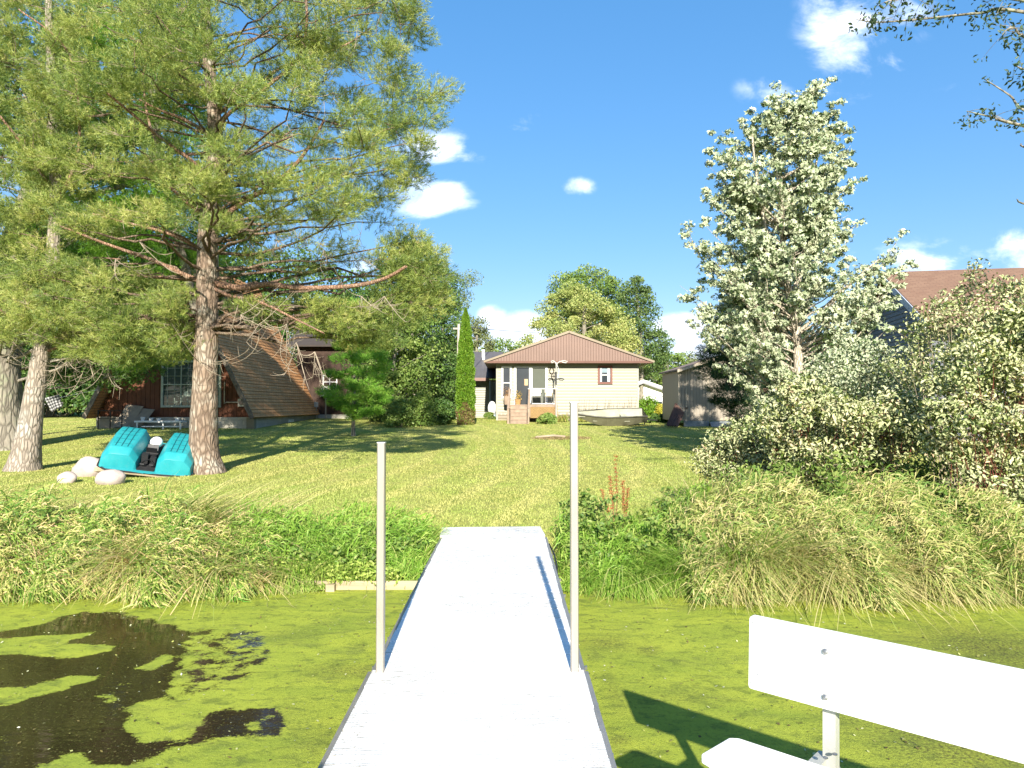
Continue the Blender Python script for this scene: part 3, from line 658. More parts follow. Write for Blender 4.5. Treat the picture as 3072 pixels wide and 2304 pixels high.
def crown_pads(poly, Yc, n, rmin, rng, depth=1.0, cx=None):
    """pads inside a crown outline; depth spread follows the crown's own half width so that it is round from any side"""
    p = sample_poly(poly, n, rmin, rng); poly = np.array(poly, float)
    lo, hi = poly[:, 0].min(), poly[:, 0].max(); c = (lo+hi)/2 if cx is None else cx; hw = (hi-lo)/2
    # width of the crown at the height of every pad
    off = np.zeros(len(p))
    for i, (x, y) in enumerate(p):
        xs = np.linspace(lo, hi, 60); ins = inpoly(np.stack([xs, np.full(60, y)], -1), poly)
        a, b = (xs[ins].min(), xs[ins].max()) if ins.any() else (x, x)
        cc, h = (a+b)/2, max((b-a)/2, 1); q = min(abs((x-cc)/h), 1)
        off[i] = math.sqrt(max(1-q*q, 0.03))*h*K/2100*Yc*rng.uniform(-1, 1)*depth
    P = W2(p[:, 0], p[:, 1], Yc+off)
    return P
def rot_bark(path, radii, name, mat, parent, k=20, rough=.05, sub=10, flare=.35):
    """trunk or limb mesh from a smooth path with irregular skin and root flare"""
    P = np.array(path, float); R = np.array(radii, float); m = len(P); t = np.linspace(0, m-1, (m-1)*sub+1)
    def cr(A, t):
        i = np.clip(t.astype(int), 0, m-2); f = (t-i)[:, None]; a = A[np.clip(i-1, 0, m-1)]; b = A[i]; c = A[i+1]; d = A[np.clip(i+2, 0, m-1)]
        return .5*((2*b)+(-a+c)*f+(2*a-5*b+4*c-d)*f**2+(-a+3*b-3*c+d)*f**3)
    Q = cr(P, t); Rr = np.interp(t, np.arange(m), R)
    if flare: Rr = Rr*(1+flare*np.exp(-(Q[:, 2]-Q[0, 2])/(R[0]*1.5)))
    V, F = tubes_np(Q[None], Rr[None], k)
    ctr = np.repeat(Q, k, 0); dv = V-ctr
    nz = np.array([mnoise.noise(Vector((v[0]*7, v[1]*7, v[2]*2.2))) + .5*mnoise.noise(Vector((v[0]*18, v[1]*18, v[2]*6))) for v in V.tolist()])
    V = ctr+dv*(1+rough*nz[:, None])
    me = mesh_np(name, V, F, smooth=True); return link(name, me, mat, parent), Q, Rr
def limb_curves(T, Tr, pads, rng, angle=.35, sag=.0, m=7, tmin=None):
    """bezier branches from the trunk line up to each pad"""
    n = len(pads); z0 = T[0, 2] if tmin is None else tmin
    hd = np.array([np.min(np.hypot(T[:, 0]-p[0], T[:, 1]-p[1])) for p in pads])
    zt = np.clip(pads[:, 2]-hd*angle, z0, T[-1, 2]-.05)
    A = np.stack([np.interp(zt, T[:, 2], T[:, i]) for i in range(3)], -1); A[:, 2] = zt
    C = A*.45+pads*.55; C[:, 2] = A[:, 2]+(pads[:, 2]-A[:, 2])*(.35-sag)+rng.normal(0, .06, n)*hd
    C[:, :2] += rng.normal(0, .10, (n, 2))*hd[:, None]
    P = bez(A, C, pads, m); r0 = np.interp(zt, T[:, 2], Tr)
    return P, r0, hd
def twigs(pads, rad, per, r, rng, out=None, m=4, k=3):
    own = np.repeat(np.arange(len(pads)), per); n = len(own)
    d = norm(rng.normal(size=(n, 3)))
    if out is not None: d = norm(d+out[own]*.7)
    d[:, 2] *= .6
    E = pads[own]+d*rad[own][:, None]*rng.uniform(.6, 1.05, (n, 1)); C = (pads[own]+E)/2+rng.normal(size=(n, 3))*rad[own][:, None]*.12
    P = bez(pads[own], C, E, m); R = np.linspace(r, r*.35, m)[None].repeat(n, 0)
    return tubes_np(P, R, k)+(E,)
def add_branches(T, Tr, pads, tree, mat, rng, angle=.35, sag=0, f=.32, tipr=.008, k=5, tmin=None, name='branches'):
    P, r0, hd = limb_curves(T, Tr, pads, rng, angle, sag, tmin=tmin, m=9)
    wb = np.cumsum(rng.normal(size=P.shape), 1)*.035*hd[:, None, None]; tt = np.linspace(0, 1, P.shape[1])[None, :, None]; P = P+(wb-wb[:, -1:]*tt)*np.sin(np.pi*tt)
    t = np.linspace(0, 1, P.shape[1]); R0 = np.minimum(r0*f, .010+hd*.009)
    R = R0[:, None]*(1-t[None])**.8+tipr
    V, F = tubes_np(P, R, k); o = link(name, mesh_np(name, V, F, smooth=True), mat, tree); o['kind'] = 'stuff'; return P

BARK_PINE = m_bark('reddish_grey_pine_bark', (.20, .14, .10), (.32, .25, .19), (.42, .39, .32), vs=15)
BARK_LIMB = m_bark('orange_pine_limb_bark', (.27, .15, .10), (.36, .23, .155), (.28, .23, .18), vs=24)
BARK_BR = m_bark('brown_grey_branch_bark', (.15, .10, .07), (.25, .18, .125), (.20, .18, .14), vs=24)
BARK_GREY = m_bark('grey_furrowed_bark', (.24, .21, .17), (.34, .31, .25), (.28, .30, .20), vs=9)
BARK_PALE = m_bark('pale_grey_bark', (.48, .41, .32), (.60, .54, .43), None, vs=20)
TWIG = m_plain('grey_brown_twig', (.30, .24, .17), .9, var=.3, scale=3)
DEADTWIG = m_plain('pale_dead_twig', (.34, .28, .21), .9, var=.25, scale=3)
REDSTEM = m_plain('red_stem', (.17, .045, .03), .7, var=.3, scale=5)
NEED1 = m_leaf('olive_pine_needle', [(0, (.08, .15, .045)), (.35, (.20, .275, .065)), (.75, (.39, .44, .11)), (1, (.55, .51, .20))], trans=.3, rough=.45, spec=.4)
NEED2 = m_leaf('bright_pine_needle', [(0, (.07, .20, .02)), (.5, (.15, .33, .03)), (1, (.28, .45, .06))], trans=.3, rough=.5)
NEED3 = m_leaf('blue_green_pine_needle', [(0, (.02, .055, .028)), (.5, (.04, .09, .04)), (1, (.09, .16, .05))], trans=.2, rough=.5)
LEAF_DK = m_leaf('dark_green_leaf', [(0, (.035, .09, .022)), (.5, (.075, .15, .032)), (1, (.17, .26, .06))], trans=.3)
LEAF_MD = m_leaf('mid_green_leaf', [(0, (.09, .17, .03)), (.5, (.17, .26, .055)), (1, (.32, .38, .11))], trans=.3)
LEAF_YG = m_leaf('yellow_green_leaf', [(0, (.20, .28, .06)), (.5, (.36, .41, .13)), (.9, (.50, .49, .18)), (1, (.52, .36, .15))], trans=.3)
LEAF_SM = m_leaf('silver_leaf', [(0, (.04, .085, .028)), (.5, (.075, .13, .04)), (1, (.16, .22, .08))], back=[(0, (.30, .37, .21)), (.5, (.46, .51, .33)), (1, (.62, .63, .43))], trans=.2, rough=.5)
LEAF_DW = m_leaf('dogwood_leaf', [(0, (.06, .11, .025)), (.5, (.14, .19, .045)), (.9, (.27, .28, .08)), (1, (.30, .12, .07))], back=[(0, (.24, .30, .12)), (.4, (.40, .43, .21)), (.85, (.60, .58, .35)), (1, (.50, .30, .20))], trans=.2, rough=.5)
LEAF_DWG = m_leaf('shrub_green_leaf', [(0, (.07, .14, .025)), (.5, (.15, .24, .045)), (1, (.30, .34, .10))], trans=.3)
ARB = m_leaf('arborvitae_leaf', [(0, (.07, .17, .012)), (.5, (.13, .25, .02)), (1, (.22, .34, .04))], trans=.25)

def pads_to_tufts(pads, rad, per, rng, out, flat=.55):
    own = np.repeat(np.arange(len(pads)), per); n = len(own)
    d = norm(rng.normal(size=(n, 3)))*(rng.random((n, 1))**.4); d[:, 2] *= flat
    C = pads[own]+d*rad[own][:, None]
    D = norm(norm(d)*.8+out[own]*.5+np.array([0, 0, .45])+rng.normal(size=(n, 3))*.3)
    return C, D, own

def pine(name, label, cat, Yc, trunkpx, polys, mats, nl, nw, per_n, bark, limbs=(), group=None, limbmat=None, branchang=.15, trunk_k=28, rough=.06):
    """trunkpx: [(x, y, width px)] in 2212 reading; polys: [(outline, n pads, rmin, pad radius m, tufts per pad, depth, mat)]"""
    pts = []
    for i, (x, y, w) in enumerate(trunkpx):
        p = W2(x, y, Yc); pts.append(p)
    rad = [w*K/2100*Yc/2 for _, _, w in trunkpx]
    base = np.array(pts[0]); base[2] = float(gz(base[0], base[1]))-.05; pts[0] = base
    t = thing(name, label, cat, tuple(base), group=group)
    _, T, Tr = rot_bark(pts, rad, 'trunk', bark, t, trunk_k, rough)
    limbmat = limbmat or bark
    ends = []
    for (path, w0, w1, dy) in limbs:
        P = [W2(x, y, Yc+d) for (x, y), d in zip(path, np.linspace(0, dy, len(path)))]
        rr = np.linspace(w0, w1, len(path))*K/2100*Yc/2
        rot_bark(P, rr, 'branch', limbmat, t, 9, .06, 6, 0); ends.append(np.array(P))
    for j, (poly, n, rmin, pr, per, depth, mat) in enumerate(polys):
        pads = crown_pads(poly, Yc, n, rmin, rng, depth)
        R = np.full(len(pads), pr)*rng.uniform(.7, 1.3, len(pads))
        ax = T[np.clip(np.searchsorted(T[:, 2], pads[:, 2]), 0, len(T)-1)]; out = pads-ax; out[:, 2] = 0; out = norm(out)
        nm_ = max(3, int(len(pads)*.30)); main = pads[:nm_]; rest = pads[nm_:]
        add_branches(T, Tr, main, t, BARK_BR, rng, branchang, -.05, f=.16, tipr=.007, k=5, tmin=T[0, 2]+(T[-1, 2]-T[0, 2])*.25)
        if len(rest):
            axm = np.stack([np.interp(main[:, 2], T[:, 2], T[:, i]) for i in range(3)], -1); mids = np.concatenate([main, main*.6+axm*.4])
            dist = np.linalg.norm(rest[:, None]-mids[None], axis=2); st_ = mids[np.argmin(dist, 1)]; hd_ = dist.min(1)[:, None]
            Cc = (st_+rest)/2+rng.normal(size=rest.shape)*hd_*.14; P_ = bez(st_, Cc, rest, 6)
            V, F = tubes_np(P_, np.linspace(.011, .005, 6)[None].repeat(len(rest), 0), 4); o = link('branches', mesh_np('branches', V, F, smooth=True), BARK_BR, t); o['kind'] = 'stuff'
        V, F, E = twigs(pads, R, 7, .006, rng, out)
        o = link('twigs', mesh_np('twigs', V, F), TWIG, t); o['kind'] = 'stuff'
        C, D, own = pads_to_tufts(pads, R, per, rng, out)
        V, F, ow = needles(C, D, per_n, nl, nw)
        v = np.clip(rng.random(len(C))*.6+rng.random(len(pads))[own]*.4, 0, 1)
        o = link('crown', mesh_np('crown', V, F, var=v[ow]), mat, t)
    return t, T, Tr

def dead_sprays(parent, starts, n, rng, ln=1.2, mat=None, droop=.5):
    """bare curling twigs"""
    A = []; C = []; B = []
    for s in starts:
        for _ in range(n):
            d = norm(rng.normal(size=3)+np.array([.5, -.2, -droop])); e = s+d*ln*rng.uniform(.4, 1.1); A.append(s); B.append(e+np.array([0, 0, .12*ln])); C.append((s+e)/2+np.array([rng.normal()*.15, rng.normal()*.15, -.18*ln]))
    P = bez(np.array(A), np.array(C), np.array(B), 8); R = np.linspace(.009, .003, 8)[None].repeat(len(P), 0)
    V1, F1 = tubes_np(P, R, 3)
    q = rng.integers(2, 8, (len(P), 4)); S = P[np.arange(len(P))[:, None], q].reshape(-1, 3); dd = norm(rng.normal(size=S.shape)+np.array([.3, -.1, -.1]))*ln*.28
    P2 = bez(S, S+dd*.5+np.array([0, 0, -.06]), S+dd, 5); V2, F2 = tubes_np(P2, np.linspace(.005, .002, 5)[None].repeat(len(P2), 0), 3)
    V = np.concatenate([V1, V2]); F = np.concatenate([F1, F2+len(V1)])
    o = link('dead_twigs', mesh_np('dead_twigs', V, F), mat or DEADTWIG, parent); o['kind'] = 'stuff'

PN = NEED1
t_, T_, Tr_ = pine('pine_tree', 'tallest pine with orange limbs and a thick straight trunk right behind the turquoise pedal boat', 'tree', 15.8,
     [(446, 1045, 62), (440, 960, 56), (444, 800, 50), (448, 650, 46), (450, 500, 42), (462, 400, 34), (466, 300, 30), (458, 200, 27), (445, 60, 22), (440, -200, 14)],
     [([(120, -60), (870, -60), (900, 50), (935, 150), (972, 240), (925, 285), (905, 330), (898, 400), (850, 470), (700, 465), (560, 470), (480, 500), (300, 520), (110, 500), (60, 300)], 250, 19, .46, 135, .95, PN),
      ([(560, 470), (850, 470), (835, 540), (760, 590), (620, 590), (510, 560)], 15, 34, .42, 70, .6, PN),
      ([(830, 515), (900, 505), (950, 545), (955, 640), (900, 700), (860, 700), (835, 640)], 30, 20, .42, 110, .8, PN),
      ([(500, 650), (720, 645), (810, 665), (850, 740), (760, 745), (640, 705), (520, 690)], 40, 22, .38, 95, .8, PN),
      ([(120, 560), (415, 610), (415, 740), (395, 775), (330, 770), (240, 790), (150, 760), (60, 700), (40, 600)], 66, 21, .42, 115, .9, PN)],
     None, .11, .0095, 12, BARK_PINE,
     limbs=[([(440, 610), (390, 590), (330, 562), (230, 527), (130, 488)], 12, 4, -.9), ([(438, 540), (400, 520), (350, 500), (270, 480), (200, 462)], 9, 4, -.9),
            ([(440, 606), (360, 600), (300, 596), (230, 592), (150, 600)], 9, 4, .9), ([(452, 610), (520, 622), (580, 614), (650, 622), (760, 618), (830, 602), (878, 575)], 15, 6, -1.2),
            ([(470, 480), (520, 440), (570, 410), (625, 370), (668, 316), (700, 260)], 13, 5, -1.2), ([(448, 470), (415, 448), (370, 408), (340, 395)], 10, 4, -.9),
            ([(462, 310), (435, 280), (390, 255), (350, 240), (300, 215)], 10, 4, -1.0), ([(470, 300), (490, 250), (560, 200), (640, 130), (662, 60), (660, -20)], 9, 5, -1.4),
            ([(462, 400), (430, 360), (350, 300), (290, 250), (230, 200)], 9, 4, -2.0), ([(460, 330), (380, 330), (330, 290), (310, 160), (345, 100)], 8, 4, 1.4),
            ([(456, 620), (500, 640), (560, 652), (640, 690), (700, 720)], 8, 3, -1.6), ([(466, 250), (560, 180), (620, 140), (740, 100), (800, 60)], 8, 3, 1.0), ([(445, 700), (380, 690), (260, 690), (150, 700)], 7, 3, .8)],
     limbmat=BARK_LIMB)
dead_sprays(t_, [W2(x, y, 15.8+dy) for x, y, dy in ((520, 680, -1), (560, 700, -1.2), (620, 700, -1.4), (640, 740, -1.4), (680, 760, -1.3), (430, 780, -.3), (600, 520, -.8), (700, 540, -.8), (560, 560, .5), (640, 600, .4), (760, 540, -.5), (780, 640, -1.1), (830, 640, -1.1), (520, 640, -.6))], 5, rng, 1.1)
dead_sprays(t_, [W2(x, y, 15.8+dy) for x, y, dy in ((700, 60, -.6), (750, 130, -.8), (720, 200, -.5), (650, 300, -1.2), (300, 520, -1.3), (250, 560, -1.3), (380, 480, -.6))], 4, rng, 1.1, droop=.0)

pine('pine_tree', 'leaning pine with a pale smooth trunk at the left, second trunk from the left edge', 'tree', 16.6,
     [(50, 1018, 56), (62, 940, 46), (80, 820, 38), (93, 740, 33), (105, 640, 30), (118, 500, 26), (120, 350, 22), (110, 150, 17), (100, -150, 10)],
     [([(-80, -60), (130, -60), (170, 200), (130, 400), (110, 560), (-80, 600)], 76, 21, .48, 135, .9, PN),
      ([(-80, 600), (110, 590), (200, 650), (330, 690), (345, 735), (280, 770), (200, 760), (120, 760), (40, 730), (-60, 740)], 58, 21, .42, 120, .9, PN)],
     None, .11, .0095, 12, m_bark('pale_pine_bark', (.30, .25, .20), (.40, .34, .28), (.44, .43, .38), vs=17),
     limbs=[([(100, 760), (140, 745), (190, 740), (240, 735)], 7, 3, -.6), ([(92, 720), (40, 700), (-20, 650)], 7, 3, -.5), ([(112, 600), (180, 560), (260, 560)], 7, 3, -.9), ([(120, 420), (60, 330), (0, 250)], 9, 4, -1.0), ([(118, 450), (170, 320), (150, 120), (40, 20)], 8, 3, -1.2)],
     limbmat=BARK_LIMB)
for o in [o for o in bpy.data.objects if o.get('label', '').startswith('leaning pine')]:
    dead_sprays(o, [W2(x, y, 16.2) for x, y in ((150, 760), (190, 775), (230, 780), (120, 800), (30, 740), (170, 745))], 7, rng, 1.1)

def leaf_tree(name, label, cat, Yc, trunkpx, polys, bark, leaf, size, group=None, asp=.55, shape='diamond', extra=(), trunk_k=14, camside=0, branchang=.6, twigm=None, ground=True, flat=.7, twr=.006, spray=0):
    pts = [W2(x, y, Yc) for x, y, w in trunkpx]; rad = [w*K/2100*Yc/2 for _, _, w in trunkpx]
    if ground: pts[0] = np.array([pts[0][0], pts[0][1], float(gz(pts[0][0], pts[0][1]))-.05])
    t = thing(name, label, cat, tuple(pts[0]), group=group)
    _, T, Tr = rot_bark(pts, rad, 'trunk', bark, t, trunk_k, .05)
    for (path, w0, w1, dy) in extra:
        P = [W2(x, y, Yc+d) for (x, y), d in zip(path, np.linspace(0, dy, len(path)))]
        rot_bark(P, np.linspace(w0, w1, len(path))*K/2100*Yc/2, 'branch', bark, t, 9, .05, 6, 0)
    for (poly, n, rmin, pr, per, depth, mat) in polys:
        pads = crown_pads(poly, Yc, n, rmin, rng, depth); R = np.full(len(pads), pr)*rng.uniform(.65, 1.35, len(pads))
        if not len(pads): continue
        PB = add_branches(T, Tr, pads, t, twigm or bark, rng, branchang, 0, f=.25, tipr=twr*.8, k=4)
        if spray:
            fr = np.linspace(.5, 1.0, spray); ii = np.clip((fr*(PB.shape[1]-1)), 0, PB.shape[1]-1.001); i0 = ii.astype(int); ff = (ii-i0)[None, :, None]
            Q = PB[:, i0]*(1-ff)+PB[:, i0+1]*ff; Q = Q+rng.normal(size=Q.shape)*pr*.45
            R = (R[:, None]*np.linspace(1.15, .55, spray)[None]).ravel(); pads = Q.reshape(-1, 3)
        V, F, E = twigs(pads, R, 4, twr, rng); o = link('twigs', mesh_np('twigs', V, F), twigm or bark, t); o['kind'] = 'stuff'
        V, F, own, v = leafcloud(pads, R, per, size, asp, shape=shape, camside=camside, flat=flat)
        pv = rng.random(len(pads))[own]
        link('crown', mesh_np('crown', V, F, var=np.clip(v*.65+pv*.35, 0, 1)), mat or leaf, t)
    return t, T, Tr

# ------------------------------------------------------------------ main house
def X_(sx, Y): return float(W(sx, 1215, Y)[0])
def Z_(sy, Y): return float(W(1526, sy, Y)[2])
def m_siding(name, c, dirty=False):
    m, nt, out = newmat(name)
    g = N(nt, 'ShaderNodeNewGeometry'); n = noise_(nt, 1.5, 4, .6, vec=g.outputs['Position']); f = noise_(nt, 12, 4, .7, vec=g.outputs['Position'], sc=(.3, 1, 2))
    col = mixc(nt, n, tuple(x*.93 for x in c), tuple(min(1, x*1.06) for x in c)); col = mixc(nt, ramp(nt, f, [(.55, 0), (.8, .35)]).outputs[0], col, tuple(x*.75 for x in c))
    if dirty:
        sp = N(nt, 'ShaderNodeSeparateXYZ'); L(nt, g.outputs['Position'], sp.inputs[0])
        dn = noise_(nt, 6, 5, .7, vec=g.outputs['Position'])
        dz = math_(nt, 'ADD', sp.outputs[2], math_(nt, 'MULTIPLY', dn, -.9))
        col = mixc(nt, ramp(nt, dz, [(.95, .75), (1.35, 0)]).outputs[0], col, (.17, .12, .075))
    pbsdf(nt, out, col, .55, 0, .3); return m
SID = m_siding('beige_vinyl_siding', (.31, .30, .235), True)
SID2 = m_siding('pale_vinyl_siding', (.30, .30, .25))
GABM = m_plain('brown_ribbed_metal', (.165, .105, .083), .5, metal=.15, var=.07, scale=1.2)
ROOFG = m_plain('grey_metal_roof', (.13, .12, .12), .5, metal=.3, var=.1)
SOFF = m_plain('brown_soffit', (.20, .14, .10), .7)
def clap(parent, xa, xb, y, za, zb, n, mat, holes=(), name='siding_board', lap=.055):
    """horizontal lap siding facing -y, split round openings; every board is its own object"""
    h = (zb-za)/n
    for i in range(n):
        z = za+i*h; segs = [(xa, xb)]
        for (hx0, hx1, hz0, hz1) in holes:
            if z+h*.5 > hz0 and z+h*.5 < hz1:
                ns = []
                for a, b in segs:
                    if hx1 <= a or hx0 >= b: ns.append((a, b)); continue
                    if hx0 > a: ns.append((a, hx0))
                    if hx1 < b: ns.append((hx1, b))
                segs = ns
        for a, b in segs:
            v = [(a, y-lap, z), (b, y-lap, z), (b, y-.004, z+h*.90), (a, y-.004, z+h*.90), (a, y+.01, z), (b, y+.01, z), (b, y+.01, z+h*.90), (a, y+.01, z+h*.90)]
            MB().add(v, [(0, 1, 2, 3), (5, 4, 7, 6), (4, 5, 1, 0), (3, 2, 6, 7), (4, 0, 3, 7), (1, 5, 6, 2)]).build(name, mat, parent)
def window(parent, x0, x1, z0, z1, y, frame, fw=.08, glass=None, rail=None, proud=.05, name='window', mull=(), rails=()):
    mb = MB(); f = fw; yf = y-proud
    mb.box(x0, x1, yf, y+.03, z1-f, z1); mb.box(x0, x1, yf, y+.03, z0, z0+f); mb.box(x0, x0+f, yf, y+.03, z0+f, z1-f); mb.box(x1-f, x1, yf, y+.03, z0+f, z1-f)
    w = mb.build(name, frame, parent)
    MB().box(x0+f, x1-f, y-.005, y+.0, z0+f, z1-f).build('pane', glass or M['glass'], w)
    mb = MB(); c = 0
    for r in ([rail] if rail is not None else [])+list(rails): mb.box(x0+f, x1-f, yf+.012, y-.006, r-.022, r+.022); c = 1
    for r in mull: mb.box(r-.02, r+.02, yf+.014, y-.007, z0+f, z1-f); c = 1
    if c: mb.build('sash_bar', frame, w)
    return w
def house():
    Y0, Yf = 40.0, 39.45
    xl, xr = X_(1489, Y0), X_(1915.7, Y0); zb, zt = .55, Z_(1084, Y0)+.03
    t = thing('house', 'small beige cottage with a brown ribbed gable and a wooden porch across the lawn', 'house', ((xl+xr)/2, Y0, 1.0))
    Yb = 51.5
    MB().box(xl, xr, Y0+.012, Yb, zb, zt).build('wall', SID, t)
    zf = 1.22
    H1 = lambda zx, Y=Y0: X_(1380+zx/3.687, Y)
    V1 = lambda zy, Y=Y0: Z_(980+zy/3.687, Y)
    win = (H1(1524), H1(1686), V1(635), V1(430)); lw = (H1(458), H1(572), V1(790), V1(440)); dr = (H1(572), H1(1000), V1(866), V1(443))
    clap(t, xl+.09, xr-.09, Y0, zf-.02, zt, 19, SID, [(win[0], win[1], win[2], win[3]), (lw[0], lw[1], lw[2], lw[3]), (H1(598), H1(950), dr[2]-.1, dr[3])])
    for a, b in ((xl-.012, xl+.09), (xr-.09, xr+.012)): MB().box(a, b, Y0-.03, Y0+.1, zf-.6, zt).build('corner_trim', M['white_trim'] if 0 else SID2, t)
    MB().box(xl+.09, xr-.09, Y0-.008, Y0+.03, .4, zf-.022).build('foundation', m_plain('pale_concrete', (.26, .22, .16), .9, var=.15), t)
    # roof: gable with ridge running away, front end clad with ribbed metal, flat soffits
    ex0, ex1 = X_(1454.6, Yf), X_(1960.5, Yf); ze = Z_(980+385/3.687, Yf); ax, az = X_(1702.8, Yf), Z_(995.5, Yf)
    cx = (ex0+ex1)/2
    MB().prism([(ex0+.05, Yf, ze), (ex1-.05, Yf, ze), (cx, Yf, az-.05)], (0, .12, 0)).build('gable_panel', GABM, t)
    mb = MB()
    nr = 62
    for i in range(1, nr):
        x = ex0+(ex1-ex0)*i/nr; hh = (az-ze)*(1-abs(x-cx)/(ex1-cx))-.07
        if hh > .03: mb.prism([(x-.020, Yf-.002, ze+.03), (x+.020, Yf-.002, ze+.03), (x+.009, Yf-.03, ze+.03), (x-.009, Yf-.03, ze+.03)], (0, 0, hh-.03))
    mb.build('gable_ribs', GABM, t, kind='stuff')
    MB().box(ex0+.02, ex1-.02, Yf-.035, Yf-.004, ze-.09, ze+.03).build('fascia', M['brown_trim'], t)
    MB().box(ex0+.03, ex1-.03, Yf, Yb+.5, ze-.085, ze-.06).build('soffit', SOFF, t)
    for s, e in ((-1, ex0), (1, ex1)):
        mb = MB()
        a = np.array([e, Yf-.06, ze]); b = np.array([cx, Yf-.06, az]); 
        dd = (b-a)/np.linalg.norm(b-a); nn = np.array([-dd[2], 0, dd[0]]); nn = nn if nn[2] > 0 else -nn
        a2 = a-dd*.06
        mb.prism([a2, b, b+nn*.035+np.array([0, 0, .01]), a2+nn*.035], (0, Yb-Yf+.6, 0)); r = mb.build('roof', GABM, t)
        MB().prism([a2-nn*.055, b-nn*.055-np.array([0, 0, .01]), b+nn*.055+np.array([0, 0, .01]), a2+nn*.055], (0, -.025, 0)).build('rake_trim', M['tan_trim'], r)
    MB().box(xl, xr, Y0-.026, Y0+.01, zt-.09, zt+.02).build('frieze_board', M['brown_trim'], t) if 0 else None
    # small window
    BW = m_plain('brown_window_frame', (.17, .07, .05), .6)
    w = window(t, *win, Y0-.02, BW, .11, M['glass'])
    a = .135; mb = MB(); mb.box(win[0]+a, win[1]-a, Y0-.05, Y0-.028, (win[2]+win[3])/2-.03, (win[2]+win[3])/2+.03); mb.build('sash_bar', M['white_trim'], w)
    CUR = m_plain('white_curtain', (.55, .58, .60), .9)
    MB().box(win[0]+a, win[0]+a+.1, Y0-.032, Y0-.027, win[2]+a, win[3]-.12).box(win[1]-a-.15, win[1]-a, Y0-.032, Y0-.027, win[2]+a, win[3]-.12).build('curtain', CUR, w)
    MB().box(win[0]+a+.1, win[1]-a-.15, Y0-.031, Y0-.027, (win[2]+win[3])/2+.12, win[3]-.14).build('curtain', m_plain('blue_grey_curtain', (.20, .26, .30), .9), w)
    # tall window left of the door
    WT = M['white_trim']
    window(t, *lw, Y0-.02, WT, .10, M['glass'], rail=V1(622))
    # sliding door: white frame, open dark side, screen side
    mb = MB(); z0, z1 = dr[2], dr[3]
    mb.box(H1(598), H1(622), Y0-.07, Y0+.02, z0, z1); mb.box(H1(765), H1(800), Y0-.075, Y0+.02, z0, z1-.03); mb.box(H1(945), H1(968), Y0-.07, Y0+.02, z0, z1)
    mb.box(H1(622), H1(945), Y0-.07, Y0+.02, z1-.05, z1); mb.box(H1(566), H1(760), Y0-.09, Y0+.02, z0-.1, z0+.02)
    d = mb.build('sliding_door', WT, t)
    MB().box(H1(622), H1(765), Y0-.012, Y0-.008, z0+.02, z1-.05).build('pane', M['glass'], d)
    MB().box(H1(800), H1(945), Y0-.025, Y0-.02, z0+.02, z1-.05).build('screen_panel', M['screen'], d)
    MB().box(H1(718), H1(750), Y0-.02, Y0-.013, V1(650), V1(580)).box(H1(712), H1(716), Y0-.02, Y0-.013, V1(650), V1(580)).build('lit_wall_patch', m_plain('tan_interior', (.5, .36, .2), .8), d)
    MB().box(H1(776), H1(784), Y0-.10, Y0-.075, V1(680), V1(630)).build('handle', M['bolt'], d)
    tag_o = MB()
    # ---- porch
    p = thing('porch', 'brown wooden porch with steps, lattice skirt and railing on the front of the beige cottage', 'porch', (H1(800), 38.4, .9))
    Yp = 38.35; h = lambda zx: H1(zx, Yp); v = lambda zy: Z_(980+zy/3.687, Yp)
    zd = v(862)
    for i in range(11):
        y = Yp+i*.145; MB().bbox(h(545), h(1080), y, y+.138, zd-.04, zd, .004).build('deck_board', M['deckwood'], p)
    MB().box(h(750), h(1080), Yp-.03, Yp-.002, zd-.13, zd-.005).build('rim_board', M['deckwood'], p)
    # lattice
    mb = MB(); x0, x1, za, zb_ = h(778), h(1078), v(1010), zd-.131
    st = .085
    for s in (1, -1):
        k = -30
        while k < 60:
            c = x0+k*st
            # line x = c + s*(z-za)
            pts = []
            z_lo, z_hi = za, zb_
            xa, xb = c, c+s*(zb_-za)
            # clip to x0..x1
            def zat(x): return za+(x-c)*s
            lo = max(z_lo, min(zat(x0), zat(x1))); hi = min(z_hi, max(zat(x0), zat(x1)))
            if hi-lo > .03:
                mb.beam((c+s*(lo-za), Yp-.01-.012*(s > 0), lo), (c+s*(hi-za), Yp-.01-.012*(s > 0), hi), .012, .028, up=(-s*.7, 0, .7))
            k += 1
    mb.build('lattice', m_plain('tan_lattice', (.34, .22, .09), .8), p, kind='stuff')
    MB().box(x0, x1, Yp+.02, Yp+.03, za, zb_).build('porch_shade_sheet', m_plain('under_porch_shade', (.05, .04, .03), .9), p)  # dark sheet that paints the shade under the porch behind the lattice
    # railing posts
    def pst(zx, ztop, zbot, Y, w=.095, name='rail_post'):
        x = H1(zx, Y); MB().box(x-w/2, x+w/2, Y-w/2, Y+w/2, Z_(980+zbot/3.687, Y), Z_(980+ztop/3.687, Y)).build(name, M['deckwood'], p)
    pst(548, 685, 900, 38.3); pst(768, 690, 1000, 38.28); pst(1062, 690, 1000, 38.28, .11)
    MB().box(h(752), h(1075), Yp-.14, Yp+.0, v(690), v(690)+.04).build('handrail', M['white_trim'], p)
    for s in (560, 1066): MB().box(H1(s, Yp)-.03, H1(s, Yp)+.03, Yp+.04, Y0-.1, v(690)-.02, v(690)+.04).build('handrail', M['deckwood'], p)
    mb = MB().box(h(800), h(1045), Yp-.05, Yp-.02, v(856), v(848)).build('lower_rail', M['white_trim'], p)
    # steps
    n = 6; zg = Z_(1279, 37.0)
    for i in range(n):
        f = i/n; y = Yp-.03-(n-i)*.25+.25; z = zd-(i+1)*(zd-zg)/n if 0 else zg+(zd-zg)*(i+.0)/n
